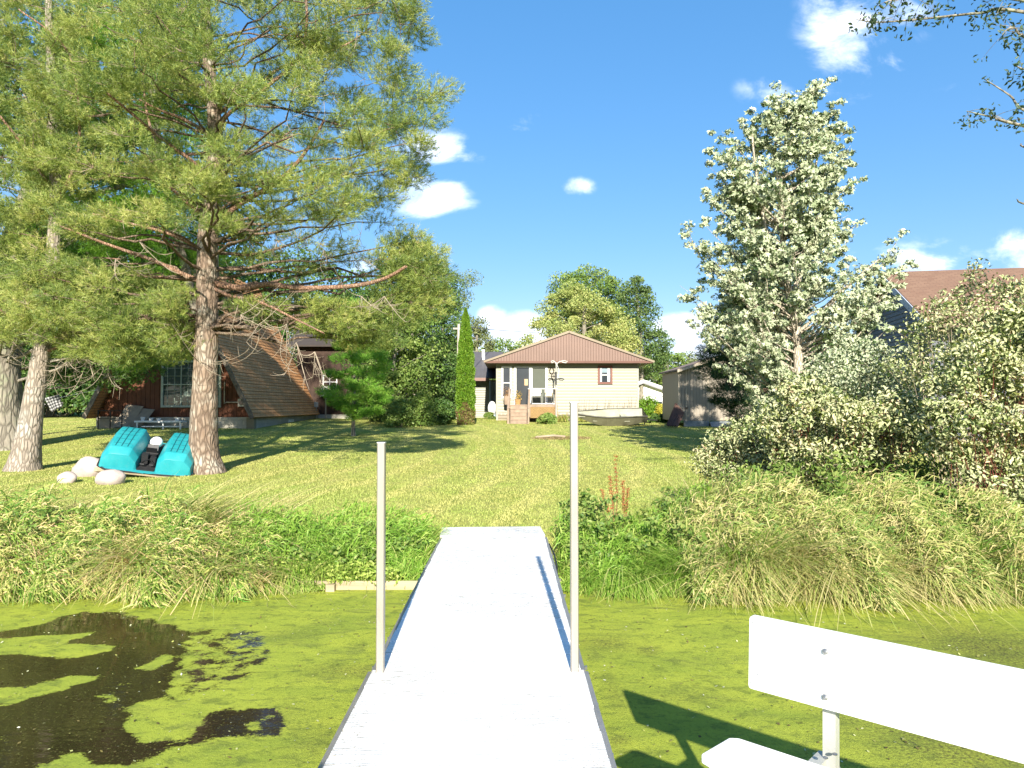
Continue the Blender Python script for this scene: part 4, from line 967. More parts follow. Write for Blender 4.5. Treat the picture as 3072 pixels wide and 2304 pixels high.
    for i in range(n):
        z = zg+(zd-zg)*(i+1)/n-.03; y = Yp-.24*(n-i)+.0
        MB().bbox(H1(552, y), H1(742, y), y-.02, y+.25, z-.03, z, .004).build('stair_tread', M['deckwood'], p)
        MB().box(H1(556, y), H1(738, y), y, y+.02, z-(zd-zg)/n, z-.032).build('stair_riser', M['deckwood'], p)
    for zx in (543, 748):
        xa = H1(zx, 37.2); MB().prism([(xa-.02, 36.93, zg-.05), (xa-.02, Yp-.04, zg-.05), (xa-.02, Yp-.04, zd), (xa-.02, 36.93, zg+.16)], (.04, 0, 0)).build('stringer', M['deckwood'], p)
    for zx, zt_ in ((530, 860), (757, 868)):
        xa = H1(zx, 37.0); 
        MB().beam((xa, 37.0, zg-.02), (xa, 37.0, zg+.95), .09).build('rail_post', M['deckwood'], p)
        MB().beam((xa, 36.95, zg+.93), (H1(550 if zx < 600 else 768, 38.3), 38.3, v(690)), .09, .04).build('sloping_handrail', M['deckwood'], p)
    # chairs
    CH = m_plain('white_webbing', (.74, .72, .62), .7); CH2 = m_plain('cream_webbing', (.66, .58, .38), .7)
    for (zx0, zx1, mat, lab) in ((800, 900, CH, 'white webbed folding lawn chair on the porch nearest the door'), (945, 1030, CH2, 'cream webbed folding lawn chair at the right end of the porch')):
        Yc = 38.9; xa, xb = H1(zx0, Yc), H1(zx1, Yc); zs = zd+.42; ztp = Z_(980+698/3.687, Yc)
        c = thing('lawn_chair', lab, 'chair', ((xa+xb)/2, Yc, zd))
        for k in range(5):
            z = zs+.12+k*(ztp-zs-.14)/4.6; MB().box(xa, xb, Yc+.24+k*.02, Yc+.245+k*.02, z, z+.062).build('back_strap', mat, c)
        for k in range(6):
            x = xa+(k+.35)*(xb-xa)/6; MB().beam((x+.02, Yc+.235, zs+.02), (x+.02, Yc+.345, ztp), .05, .004, up=(0, 1, 0)).build('back_strap', mat, c)
        for k in range(5): MB().box(xa, xb, Yc-.2+k*.09, Yc-.14+k*.09, zs-.004, zs+.001).build('seat_strap', mat, c)
        for x in (xa-.02, xb+.02):
            MB().tube([(x, Yc-.22, zs), (x, Yc+.22, zs), (x, Yc+.36, ztp+.02)], .012, 6).tube([(x, Yc-.22, zd), (x, Yc-.2, zs+.2), (x, Yc+.3, zs+.22)], .012, 6).tube([(x, Yc+.25, zd), (x, Yc-.1, zs)], .012, 6).build('frame', M['alu_white'], c)
        MB().box(xa-.03, xa+.03, Yc-.2, Yc+.25, zs+.21, zs+.235).box(xb-.03, xb+.03, Yc-.2, Yc+.25, zs+.21, zs+.235).build('armrest', CH2, c)
    # pot plants and basket
    f = thing('planter', 'woven planter with dried flowers beside the open sliding door', 'planter', (H1(640), 39.4, zd))
    MB().tube([(H1(640, 39.4), 39.4, zd), (H1(640, 39.4), 39.4, zd+.3)], [.14, .18], 10).build('basket', m_plain('basket', (.34, .2, .08), .9, var=.4, scale=20), f)
    V, F, ow, v_ = leafcloud(np.array([[H1(640, 39.4), 39.4, zd+.5]]), np.array([.27]), 160, .08, flat=1.2); link('flowers', mesh_np('flowers', V, F, var=v_), m_leaf('tan_flowers', [(0, (.25, .2, .04)), (1, (.6, .4, .12))]), f)['kind'] = 'stuff'
    f = thing('planter', 'small pot with red brown leaves on the porch under the tall window', 'planter', (H1(512, 39.4), 39.4, zd))
    MB().tube([(H1(512, 39.4), 39.4, zd), (H1(512, 39.4), 39.4, zd+.5)], [.12, .16], 10).build('pot', M['deckwood'], f)
    V, F, ow, v_ = leafcloud(np.array([[H1(512, 39.4), 39.4, zd+.72]]), np.array([.26]), 120, .08, flat=1.2); link('foliage', mesh_np('foliage', V, F, var=v_), m_leaf('brown_leaves', [(0, (.2, .1, .04)), (1, (.42, .24, .1))]), f)
    # wall hangings
    for zx, zy, r, lab in ((1015, 490, .17, 'upper dark wreath hanging on the wall right of the sliding door'), (1040, 548, .20, 'lower black wheel ornament on the wall right of the sliding door')):
        c = np.array([H1(zx, Y0-.05), Y0-.05, V1(zy)]); q = [c+np.array([r*.7*math.cos(a), 0, r*math.sin(a)]) for a in np.linspace(0, 2*math.pi, 17)]
        mb = MB().tube(q, .035, 6)
        if zy > 500:
            for a in np.linspace(0, math.pi, 4)[:3]: mb.beam(c-np.array([r*.7*math.cos(a), 0, r*math.sin(a)]), c+np.array([r*.7*math.cos(a), 0, r*math.sin(a)]), .02)
        tag(link('wall_wreath', mb.mesh('wall_wreath', True), m_plain('wreath', (.06, .045, .035), .9, var=.5, scale=20)), lab, 'wreath')
    # pole with curled top
    Yq = 38.2; x = H1(1065, Yq); t2 = thing('garden_pole', 'white metal pole with a curled lamp bracket at the right corner of the porch', 'pole', (x, Yq, zd))
    MB().tube([(x, Yq, v(1000)), (x, Yq, v(395))], .035, 8).build('pole', M['alu_white'], t2)
    zt2 = v(392); mb = MB()
    for s, l in ((-1, .28), (1, .62)):
        mb.tube([(x, Yq, zt2-.12), (x+s*l*.3, Yq, zt2+.02), (x+s*l*.7, Yq, zt2+.07), (x+s*l, Yq, zt2+.02), (x+s*l*.85, Yq, zt2-.05), (x+s*l*.5, Yq, zt2-.01)], .028, 6)
    mb.build('bracket', M['alu_white'], t2)
    MB().tube([(x+.03, Yq-.03, zt2-.1), (x+.16, Yq-.03, zt2-.5), (x+.06, Yq-.03, zt2-.9)], .012, 5).build('cord', M['white_trim'], t2)
    MB().tube([(x-.02, Yq-.06, v(640)), (x-.02, Yq-.06, v(500))], .05, 8).build('folded_cloth', m_plain('dark_folded_cloth', (.05, .05, .05), .9), t2)
    return t
house()

def annex():
    Y = 45.0; h = lambda zx, Y=Y: X_(1380+zx/3.687, Y); v = lambda zy, Y=Y: Z_(980+zy/3.687, Y)
    t = thing('annex', 'low rear wing with a grey metal roof behind the left side of the beige cottage', 'building', (h(260), Y, 1.2))
    clap(t, h(60), h(325), Y, v(1040), v(600), 17, SID2)
    MB().box(h(60), h(420), Y+.012, Y+5, v(1060), v(590)).build('wall', SID2, t)
    MB().box(h(325), h(345), Y-.9, Y-.004, v(1030), v(610)).build('wall', m_plain('blue_shade_wall', (.30, .36, .42), .7), t)  # blue-grey shade of the gap is put into this wall's colour
    MB().box(h(335), h(420), Y-.05, Y-.004, v(1000), v(610)).build('door', m_plain('blue_shade_door', (.34, .42, .48), .6), t)  # door colour carries the bluish shade of the gap
    zr, ze = Z_(980+288/3.687, Y+3.5), v(575, Y-.8)
    MB().prism([(h(40), Y-.8, ze), (h(40), Y+3.5, zr), (h(40), Y+3.5, zr+.06), (h(40), Y-.8, ze+.06)], (h(470)-h(40), 0, 0)).build('roof', ROOFG, t)
    MB().box(h(40), h(330), Y-.83, Y-.803, ze-.14, ze+.05).build('fascia', m_plain('mauve_fascia', (.2, .12, .1), .6), t)
    mb = MB()
    for i in range(18):
        x = h(50)+i*.25; a = np.array([x, Y-.8, ze+.065]); b = np.array([x, Y+3.5, zr+.065]); mb.beam(a, b, .03, .03)
    mb.build('roof_ribs', ROOFG, t, kind='stuff')
    MB().tube([(h(258, Y+2.2), Y+2.2, zr-.8), (h(258, Y+2.2), Y+2.2, v(255, Y+2.2))], .11, 10).build('vent_pipe', M['white_trim'], t)
    p = thing('propane_tank', 'small white gas tank in the gap between the cottage and its rear wing', 'tank', (h(365, 43), 43, 1.1))
    x = h(355, 43); mb = MB().ball((x, 43, v(905, 43)), (.27, .27, .45), 14, 9); mb.build('tank_body', M['white'], p, smooth=True)
    MB().tube([(x, 43, v(870, 43)), (x, 43, v(850, 43))], .09, 8).build('valve_collar', M['dark'], p)
annex()

def shed():
    Y = 34.0; x0, x1 = X_(2036, Y), X_(2200, Y)+1.6; z0 = Z_(1262, Y); zl = Z_(1113, Y)
    t = thing('shed', 'grey ribbed storage shed on skids to the right of the cottage', 'shed', (x0+1.5, Y, .9))
    SM = m_siding('grey_brown_shed_panel', (.27, .235, .19)); SM2 = m_plain('shed_trim', (.36, .31, .24), .8)
    sl = (Z_(1085, Y)-zl)/(X_(2121, Y)-x0)
    xm = x0+2.2; zr = zl+sl*2.2
    MB().prism([(x0, Y, z0), (x1, Y, z0), (x1, Y, zl+.2), (xm, Y, zr), (x0, Y, zl)], (0, 3.6, 0)).build('wall', SM, t)
    bat = (X_(2059, Y), X_(2124, Y)); 
    # panels with ribs: each board between grooves is a piece
    x = x0+.01; i = 0
    while x < x1-.05:
        w = .145; zt = min(zl+sl*(x-x0), zr-sl*.0 if x < xm else zr-(x-xm)*sl)
        MB().prism([(x, Y-.022, z0+.01), (min(x+w-.028, x1), Y-.022, z0+.01), (min(x+w-.028, x1), Y-.022, zt-.02), (x, Y-.022, zt-.03)], (0, .02, 0)).build('panel_board', SM, t); x += w; i += 1
    for b in bat: MB().box(b-.03, b+.03, Y-.045, Y-.024, z0, zl+sl*(b-x0)-.02).build('batten', SM2, t)
    MB().box(x0-.02, x0+.05, Y-.04, Y+.02, z0, zl).build('corner_trim', SM2, t)
    RB = m_plain('shed_roof_edge', (.20, .15, .12), .8)
    for a, b in (((x0-.12, zl-.02), (xm, zr)), ((xm, zr), (x1+.3, zr-(x1+.3-xm)*sl))):
        MB().prism([(a[0], Y-.3, a[1]+.02), (b[0], Y-.3, b[1]+.02), (b[0], Y-.3, b[1]+.10), (a[0], Y-.3, a[1]+.10)], (0, 4.2, 0)).build('roof', RB, t)
        MB().prism([(a[0], Y-.325, a[1]-.06), (b[0], Y-.325, b[1]-.06), (b[0], Y-.325, b[1]+.07), (a[0], Y-.325, a[1]+.07)], (0, .02, 0)).build('rake_board', SM2, t)
    G = m_plain('grey_skid_timber', (.22, .24, .24), .9, var=.25, scale=5)
    MB().box(x0+.25, X_(2126, Y), Y-.05, Y+.1, Z_(1280, Y), z0-.005).build('skid', G, t)
    MB().box(X_(2132, Y), x1, Y-.25, Y+.1, Z_(1288, Y), z0-.03).build('skid', G, t)
    MB().prism([(X_(2124, Y), Y-.6, Z_(1275, Y)-.1), (X_(2180, Y), Y-.6, Z_(1275, Y)-.1), (X_(2180, Y), Y-.25, Z_(1268, Y)), (X_(2124, Y), Y-.25, Z_(1268, Y))], (0, 0, .04)).build('ramp', G, t)
    MB().box(X_(2055, Y), X_(2062, Y), Y-.07, Y-.046, Z_(1226, Y), Z_(1222, Y)).build('latch', M['dark'], t)
    mb = MB()
    for k in range(5):
        xx = X_(2020+k*5, Y-.5); tag(link('leaning_board', MB().beam((xx-.35, Y-.8-.1*k, .95), (xx+.25, Y-.1, 2.0-.1*k), .14, .03, up=(0, 1, 0)).mesh('leaning_board'), m_plain('red_brown_board', (.11, .06, .045), .85) if k == 0 else bpy.data.materials['red_brown_board']), ['lowest red brown board leaning on the left corner of the grey shed', 'second lowest red brown board leaning on the shed corner', 'middle red brown board of the stack leaning on the shed corner', 'fourth red brown board leaning on the shed corner', 'rearmost red brown board leaning on the shed corner'][k], 'board', group='boards leaning on the shed')
shed()

def far_garage():
    Y = 62.0; x = lambda s: X_(s, Y); z = lambda s: Z_(s, Y)
    t = thing('garage', 'white gabled garage far behind, between the cottage and the grey shed', 'garage', (x(1960), Y, 1.3))
    WS = m_plain('white_siding', (.78, .77, .77), .6); 
    pts = [(x(1860), Y, 1.0), (x(2021), Y, 1.0), (x(2021), Y, z(1184)), (x(1928), Y, z(1150)), (x(1860), Y, z(1175))]
    MB().prism(pts, (0, 7, 0)).build('wall', WS, t)
    mb = MB()
    for s, e in (((1928, 1147), (2034, 1184)), ((1928, 1147), (1850, 1176))):
        MB().prism([(x(s[0]), Y-.5, z(s[1])), (x(e[0]), Y-.5, z(e[1])), (x(e[0]), Y-.5, z(e[1])+.22), (x(s[0]), Y-.5, z(s[1])+.22)], (0, 8, 0)).build('roof', WS, t)
        MB().prism([(x(s[0]), Y-.45, z(s[1])-.12), (x(e[0]), Y-.45, z(e[1])-.12), (x(e[0]), Y-.45, z(e[1])-.005), (x(s[0]), Y-.45, z(s[1])-.005)], (0, .4, 0)).build('soffit', m_plain('grey_soffit', (.25, .25, .27), .7), t)
    MB().box(x(1929), x(1988), Y-.03, Y-.005, z(1190), z(1188)).build('ledge', m_plain('grey_ledge', (.3, .3, .32), .7), t)
    window(t, x(1962), x(1990), z(1225), z(1200), Y-.01, WS, .12, M['glass'], name='window')
far_garage()

def right_house():
    a = math.radians(11); f = np.array([math.sin(a), math.cos(a), 0]); r = np.array([math.cos(a), -math.sin(a), 0])
    A = W(2643, 826, 29.0); hd = 4.3; rise = 2.35; A[2] += .0
    t = thing('neighbour_house', 'grey sided house with a brown shingle roof at the far right behind the shrubs', 'house', tuple(A*[1, 1, 0]+[0, 0, .8]))
    GS = m_siding('blue_grey_siding', (.11, .12, .145)); WTm = m_plain('grey_white_rake', (.42, .45, .52), .6)
    def shingle():
        m, nt, out = newmat('brown_roof_shingle'); tc = N(nt, 'ShaderNodeTexCoord')
        b = N(nt, 'ShaderNodeTexBrick'); b.inputs['Scale'].default_value = 1; b.inputs['Brick Width'].default_value = .32; b.inputs['Row Height'].default_value = .14; b.inputs['Mortar Size'].default_value = .012
        b.inputs['Color1'].default_value = (.17, .10, .07, 1); b.inputs['Color2'].default_value = (.21, .13, .09, 1); b.inputs['Mortar'].default_value = (.13, .08, .06, 1)
        L(nt, tc.outputs['UV'], b.inputs['Vector'])
        n = noise_(nt, 2.5, 5, .7, vec=tc.outputs['Object']); c = mixc(nt, ramp(nt, n, [(.35, .4), (.6, 0)]).outputs[0], b.outputs['Color'], (.20, .13, .09))
        pbsdf(nt, out, c, .9, 0, .15, bump=b.outputs['Fac'], bstr=-.6, bdist=.02); return m
    MAT['shingle'] = shingle()
    def uvq(o):
        me = o.data; uv = me.uv_layers.new(name='UVMap')
        for p in me.polygons:
            n = p.normal; hz = Vector((0, 0, 1)).cross(n); hz = hz.normalized() if hz.length > 1e-3 else Vector((1, 0, 0)); up = n.cross(hz)
            for li in p.loop_indices:
                co = me.vertices[me.loops[li].vertex_index].co; uv.data[li].uv = (co.dot(hz), co.dot(up))
    MAT['uvq'] = uvq
    E1 = A-f*hd-np.array([0, 0, rise]); E2 = A+f*hd-np.array([0, 0, rise]); Lr = 13.0
    zb = .7
    i1 = E1+f*.35+r*.35; i2 = E2-f*.35+r*.35; ia = A+r*.35-np.array([0, 0, .1])
    MB().prism([(i1[0], i1[1], zb), (i2[0], i2[1], zb), (i2[0], i2[1], E2[2]), tuple(ia), (i1[0], i1[1], E1[2])], r*(Lr-.7)).build('wall', GS, t)
    # lap siding on the gable end
    mb = MB(); nrow = 36; zt = ia[2]-.12
    for k in range(nrow):
        z = zb+.2+(zt-zb-.2)*k/nrow; h = (zt-zb-.2)/nrow; w = (hd-.35) if z < E1[2] else (hd-.35)*(ia[2]-z-h)/(ia[2]-E1[2])
        if w < .1: continue
        c = np.array([A[0], A[1], 0])+r*.35
        q = [c-f*w+np.array([0, 0, z])-r*.03, c+f*w+np.array([0, 0, z])-r*.03, c+f*w+np.array([0, 0, z+h*.97])-r*.004, c-f*w+np.array([0, 0, z+h*.97])-r*.004]
        q2 = [p+r*.03 for p in (q[0], q[1])]+[q[2]+r*.003, q[3]+r*.003]
        mb.add(q+q2, [(0, 3, 2, 1), (4, 5, 6, 7), (0, 1, 5, 4), (2, 3, 7, 6), (0, 4, 7, 3), (1, 2, 6, 5)])
    mb.build('siding_rows', GS, t, kind='stuff')
    for E in (E1, E2):
        dn = np.array([0, 0, .13]); ov = (E-A)*.09
        o = MB().prism([A, E+ov, E+ov+dn, A+dn], r*Lr).build('roof', MAT['shingle'], t); uvq(o)
        MB().prism([A-r*.02-dn*1.4, E+ov-r*.02-dn*1.4, E+ov-r*.02+dn*.9, A-r*.02+dn*.9], -r*.03).build('rake_board', WTm, t)
    MB().prism([E1+(E1-A)*.09-f*.02-np.array([0, 0, .14]), E1+(E1-A)*.09-f*.02+np.array([0, 0, .02]), E1+(E1-A)*.09+f*.01+np.array([0, 0, .02]), E1+(E1-A)*.09+f*.01-np.array([0, 0, .14])], r*Lr).build('fascia', m_plain('tan_fascia', (.2, .14, .1), .7), t)
    c = E1+r*4.2+f*.3; 
    for k in (3.2, 6.8):
        c = E1+f*.3+r*k; MB().prism([c-np.array([0, 0, .45]), c+r*1.3-np.array([0, 0, .45]), c+r*1.3-np.array([0, 0, 1.6]), c-np.array([0, 0, 1.6])], f*.08).build('window', M['glass'], t)
    c = A+r*12.3+f*.5; MB().box(c[0]-.3, c[0]+.3, c[1]-.3, c[1]+.3, A[2]-.8, A[2]+.75).build('chimney', m_plain('white_chimney', (.7, .7, .7), .7), t)
right_house()

# ------------------------------------------------------------------ A-frame cabin
def aframe():
    Y0, Y1 = 30.6, 40.7; S = K
    xr = X_(760.7, Y0); xl = X_(196*K, Y0); cx = (xl+xr)/2; hw = (xr-xl)/2; z0 = 1.46; az = z0+2.03*hw
    t = thing('cabin', 'brown A-frame cabin on a pale block foundation behind the tall pine', 'cabin', (cx, Y0, .8))
    def mbrick(name, c1, c2):
        m, nt, out = newmat(name); tc = N(nt, 'ShaderNodeTexCoord')
        b = N(nt, 'ShaderNodeTexBrick'); b.inputs['Scale'].default_value = 1; b.inputs['Brick Width'].default_value = .35; b.inputs['Row Height'].default_value = .13; b.inputs['Mortar Size'].default_value = .012
        b.inputs['Color1'].default_value = (*c1, 1); b.inputs['Color2'].default_value = (*c2, 1); b.inputs['Mortar'].default_value = (c1[0]*.45, c1[1]*.45, c1[2]*.45, 1); L(nt, tc.outputs['UV'], b.inputs['Vector'])
        n = noise_(nt, 1.6, 5, .7, vec=tc.outputs['Object']); c = mixc(nt, ramp(nt, n, [(.35, .5), (.6, 0)]).outputs[0], b.outputs['Color'], tuple(x*.6 for x in c1))
        pbsdf(nt, out, c, .9, 0, .15, bump=b.outputs['Fac'], bstr=-.7, bdist=.02); return m
    RS = mbrick('brown_aframe_shingle', (.60, .29, .12), (.68, .36, .16))
    SD = m_plain('brown_wood_siding', (.125, .044, .02), .8, var=.2, scale=3); TR = m_plain('weathered_rake_trim', (.17, .14, .11), .8, var=.5, scale=6)
    # roof planes
    for s in (-1, 1):
        e = np.array([cx+s*hw, Y0-.35, z0]); a = np.array([cx, Y0-.35, az]); dd = (a-e)/np.linalg.norm(a-e); nn = np.array([dd[2]*s, 0, -dd[0]*s])
        if nn[2] < 0: nn = -nn
        e2 = e-dd*.12
        o = MB().prism([e2, a, a+nn*.12, e2+nn*.12], (0, Y1-Y0+.35, 0)).build('roof', RS, t); MAT['uvq'](o)
        MB().prism([e2-nn*.06, a-nn*.06, a+nn*.13, e2+nn*.13], (0, -.04, 0)).build('rake_board', TR, o)
        n = 44                                                    # shingle courses as real steps
        mb = MB()
        for k in range(n):
            p = e2+dd*((np.linalg.norm(a-e2))*k/n)+nn*.122; q = e2+dd*((np.linalg.norm(a-e2))*(k+.96)/n)+nn*.122
            mb.prism([p, q, q+nn*.003, p+nn*.022], (0, Y1-Y0+.33, 0))
        c = mb.build('shingle_courses', RS, t, kind='stuff'); MAT['uvq'](c)
    # front wall of vertical boards
    yw = Y0+.35
    MB().prism([(cx-hw+.15, yw, z0-.05), (cx+hw-.15, yw, z0-.05), (cx, yw, az-.35)], (0, .12, 0)).build('wall', SD, t)
    x = cx-hw+.22
    while x < cx+hw-.25:
        zt = z0+(hw-max(abs(x-cx), abs(x+.19-cx)))*2.03-.1
        if zt > z0+.15: MB().box(x, x+.185, yw-.025, yw-.003, z0-.03, zt).build('wall_board', SD, t)
        x += .2
    # foundation blocks
    CB = m_plain('grey_concrete_block', (.40, .38, .33), .9, var=.12); CW = m_plain('white_washed_block', (.42, .39, .32), .9, var=.15)
    zb = .70
    MB().box(cx-hw+.12, cx+hw-.1, Y0+.22, Y1, zb-.3, z0-.06).build('foundation', CB, t)
    zf = [zb-.02+i*.2 for i in range(4)]
    for r_, z in enumerate(zf):
        zt_ = min(z+.19, z0-.055)
        k = 0; x = cx-hw+.15-(.2 if r_ % 2 else 0)
        while x < cx+hw-.35:
            a, b = max(x, cx-hw+.15), min(x+.39, cx+hw-.36)
            if b-a > .05: MB().box(a, b, Y0+.17, Y0+.215, z, zt_).build('block', CW if x > cx-1.0 else CB, t)
            x += .4
        y = Y0+.42-(.2 if r_ % 2 else 0)
        while y < Y1+1.5:
            a, b = max(y, Y0+.42), y+.39
            if b-a > .05: MB().box(cx+hw-.099, cx+hw-.06, a, b, z, zt_).build('block', CB, t)
            y += .4
    MB().box(cx+hw-.35, cx+hw-.02, Y0+.12, Y0+.41, zb-.2, z0-.05).build('corner_pier', m_plain('tan_pier', (.26, .22, .15), .9), t)
    MB().box(cx+hw-.057, cx+hw-.03, 35.6, 36.5, zb+.12, zb+.5).build('vent_grille', M['white_trim'], t)
    MB().box(cx+hw-.02, cx+hw+.1, Y0-.3, Y1, z0-.1, z0-.03).build('drip_edge', M['dark'], t)
    # picture window: two tall panels with grid over casements
    q = lambda zx: X_(250+zx/2.765, yw); v = lambda zy: Z_(1000+zy/2.765, yw)
    WF = m_plain('greenish_white_frame', (.34, .38, .31), .6)
    x0, x1, zA, zB = q(650), q(1146), v(614), v(226)
    GL = m_glass('green_tinted_glass', (.03, .045, .04), .04)
    window(t, x0, x1, zA, zB, yw-.03, WF, .09, GL, rails=[v(425)], mull=[q(815), q(980)], proud=.07)
    mb = MB()
    for zx in (700, 760, 870, 925, 1035, 1090): mb.box(q(zx)-.008, q(zx)+.008, yw-.055, yw-.037, zA+.09, zB-.09)
    for zy in (290, 355, 470, 520, 570): mb.box(x0+.09, x1-.09, yw-.053, yw-.0375, v(zy)-.008, v(zy)+.008)
    mb.build('muntin_grid', WF, t)
    # electric meter and conduit
    MB().box(q(1292), q(1352), yw-.15, yw-.03, v(607), v(543)).build('meter_box', M['alu_white'], t)
    MB().tube([(q(1322), yw-.155, v(575)), (q(1322), yw-.24, v(575))], .10, 12).build('meter_dial', M['glass'], t)
    MB().tube([(q(1295), yw-.08, v(572)), (q(1190), yw-.08, v(572)), (q(1176), yw-.08, v(585)), (q(1176), yw-.08, v(400))], .03, 6).build('conduit', M['alu'], t)
    # rear right wing with its window unit
    Yw = 41.3; h = lambda s: X_(s, Yw); zz = lambda s: Z_(s, Yw)
    DK = m_plain('dark_brown_boards', (.045, .026, .018), .85, var=.25, scale=4)
    MB().box(h(890), h(1062), Yw, Yw+6, zb-.1, zz(1040)).build('wing_wall', DK, t)
    x = h(892)
    while x < h(1058): MB().box(x, x+.18, Yw-.02, Yw-.002, 1.4, zz(1042)).build('wall_board', DK, t); x += .2
    MB().prism([(h(860), Yw-.5, zz(1042)), (h(1075), Yw-.5, zz(1042)), (h(1075), Yw+3, zz(965)), (h(860), Yw+3, zz(965))], (0, 0, .1)).build('wing_roof', m_plain('dark_shingle', (.05, .04, .035), .9), t)
    MB().box(h(892), h(1062), Yw-.05, Yw-.003, zb-.1, 1.38).build('foundation', CB, t)
    w = window(t, h(968), h(1012), zz(1163), zz(1125), Yw-.01, M['white_trim'], .06, M['glass'], rail=zz(1146), mull=[h(989)], proud=.04)
    a = thing('air_conditioner', 'white window air conditioner on the rear wing of the brown cabin', 'air conditioner', (h(990), Yw-.3, zz(1190)))
    MB().box(h(969), h(1010), Yw-.5, Yw-.03, zz(1189), zz(1165)).build('housing', M['white'], a)
    mb = MB()
    for k in range(7): mb.box(h(974)+k*.095, h(974)+k*.095+.05, Yw-.51, Yw-.502, zz(1186), zz(1168))
    mb.build('grille', m_plain('ac_grille', (.35, .36, .37), .6), a)
    ub = thing('utility_box', 'small grey utility box on a thin post beside the rear wing of the cabin', 'utility box', (h(963), Yw-1, .9))
    MB().box(h(957), h(968), Yw-1.05, Yw-.95, zz(1221), zz(1206)).build('box', M['alu_white'], ub); MB().tube([(h(963), Yw-1, .7), (h(963), Yw-1, zz(1221))], .025, 6).build('post', M['alu'], ub)
    pp = MB().tube([(h(993), Yw-1.2, .7), (h(993), Yw-1.2, zz(1190))], .04, 6)
    tag(link('support_pole', pp.mesh('support_pole'), M['alu']), 'slim grey pole under the window air conditioner', 'pole')
    # plywood sheets and clutter along the front wall
    yy = Y0-.1; q2 = lambda zx, Y=yy: X_(250+zx/2.765, Y); v2 = lambda zy, Y=yy: Z_(1000+zy/2.765, Y)
    PL = m_plain('weathered_plywood', (.26, .21, .15), .9, var=.25, scale=3)
    for (pts, lab) in (([(250, 775), (335, 590), (475, 605), (400, 780)], 'pale plywood sheet leaning on the front of the brown cabin, left of its window'), ([(400, 772), (450, 620), (570, 632), (490, 772)], 'grey plywood sheet leaning right beside the pale one at the cabin front')):
        P = [np.array([q2(x, yy-.3*(y > 700)), yy+(.25 if y < 700 else -.35), v2(y)]) for x, y in pts]
        tag(link('plywood_sheet', MB().prism(P, (0, .02, .0)).mesh('plywood_sheet'), PL), lab, 'plywood')
    k = thing('dog_kennel', 'small dark wire kennel frame left of the plywood at the cabin front', 'kennel', (q2(200), yy-.5, .8))
    for zx in (125, 225, 322):
        for y in (yy-.9, yy+.2): MB().beam((q2(zx, y), y, .7), (q2(zx, y), y, v2(640, y)), .035).build('post', M['black_metal'], k)
    for z_ in (640, 700): MB().beam((q2(125, yy-.9), yy-.9, v2(z_)), (q2(322, yy-.9), yy-.9, v2(z_)), .03).beam((q2(125, yy-.9), yy-.9, v2(z_)), (q2(125, yy+.2), yy+.2, v2(z_)), .03).build('rail', M['black_metal'], k)
    MB().box(q2(150), q2(290), yy-.2, yy-.17, .75, v2(690)).build('back_panel', PL, k)
    b = thing('garden_table', 'low white garden table cluttered with pale things under the cabin window', 'table', (q2(700), yy-.5, .8))
    MB().box(q2(500), q2(880), yy-.75, yy-.2, v2(735)-.0, v2(722)).build('tabletop', M['white'], b)
    for zx in (520, 730, 870): MB().beam((q2(zx), yy-.7, .7), (q2(zx), yy-.7, v2(735)), .05).build('leg', M['white'], b)
    MB().box(q2(560), q2(880), yy-.74, yy-.7, v2(772), v2(764)).build('stretcher', M['white'], b)
    for i, (a_, c_, hh) in enumerate(((520, 570, .16), (585, 640, .12), (650, 700, .10), (800, 850, .13))):
        tag(link('flower_pot', MB().tube([((q2(a_)+q2(c_))/2, yy-.5, v2(722)), ((q2(a_)+q2(c_))/2, yy-.5, v2(722)+hh)], [.06, .10], 8).mesh('flower_pot'), M['white_trim']), ['white flower pot at the left end of the low table under the cabin window', 'second white flower pot on the low table under the cabin window', 'third white flower pot on the low table, widest spaced from the right one', 'white flower pot at the right end of the low garden table'][i], 'pot', group='flower pots on the garden table')
    return cx, hw
aframe()

# ------------------------------------------------------------------ other trees
# maple behind the pines at the left
leaf_tree('maple_tree', 'massive dark leaved maple with a furrowed grey trunk at the far left edge', 'tree', 22.0,
     [(-2, 962, 92), (-4, 860, 82), (0, 740, 78), (30, 560, 66), (70, 420, 46), (120, 250, 30), (160, 60, 20)],
     [([(-150, 60), (180, -40), (420, 60), (520, 420), (590, 590), (500, 650), (330, 660), (150, 690), (-150, 700)], 95, 34, .85, 330, .8, None), ([(-150, 100), (160, 0), (400, 100), (300, 500), (120, 690), (-150, 690)], 46, 34, .7, 260, 1.0, LEAF_MD)],
     BARK_GREY, LEAF_DK, .13, shape='star', trunk_k=34,
     extra=[([(50, 480), (100, 400), (130, 330)], 30, 18, -.5), ([(60, 440), (200, 420), (330, 380)], 20, 8, .5)])
tw_ = pine('pine_tree', 'bright green soft needled pine filling the space between the two left trunks', 'tree', 19.0,
     [(452, 955, 20), (450, 800, 19), (405, 600, 18), (340, 300, 15), (320, 0, 10), (320, -200, 6)],
     [([(180, -40), (430, -40), (440, 300), (470, 560), (430, 700), (360, 770), (300, 800), (240, 780), (160, 700), (60, 620), (100, 300)], 90, 32, .6, 150, .7, NEED2)],
     None, .14, .009, 12, BARK_GREY, limbmat=BARK_GREY, branchang=.05)
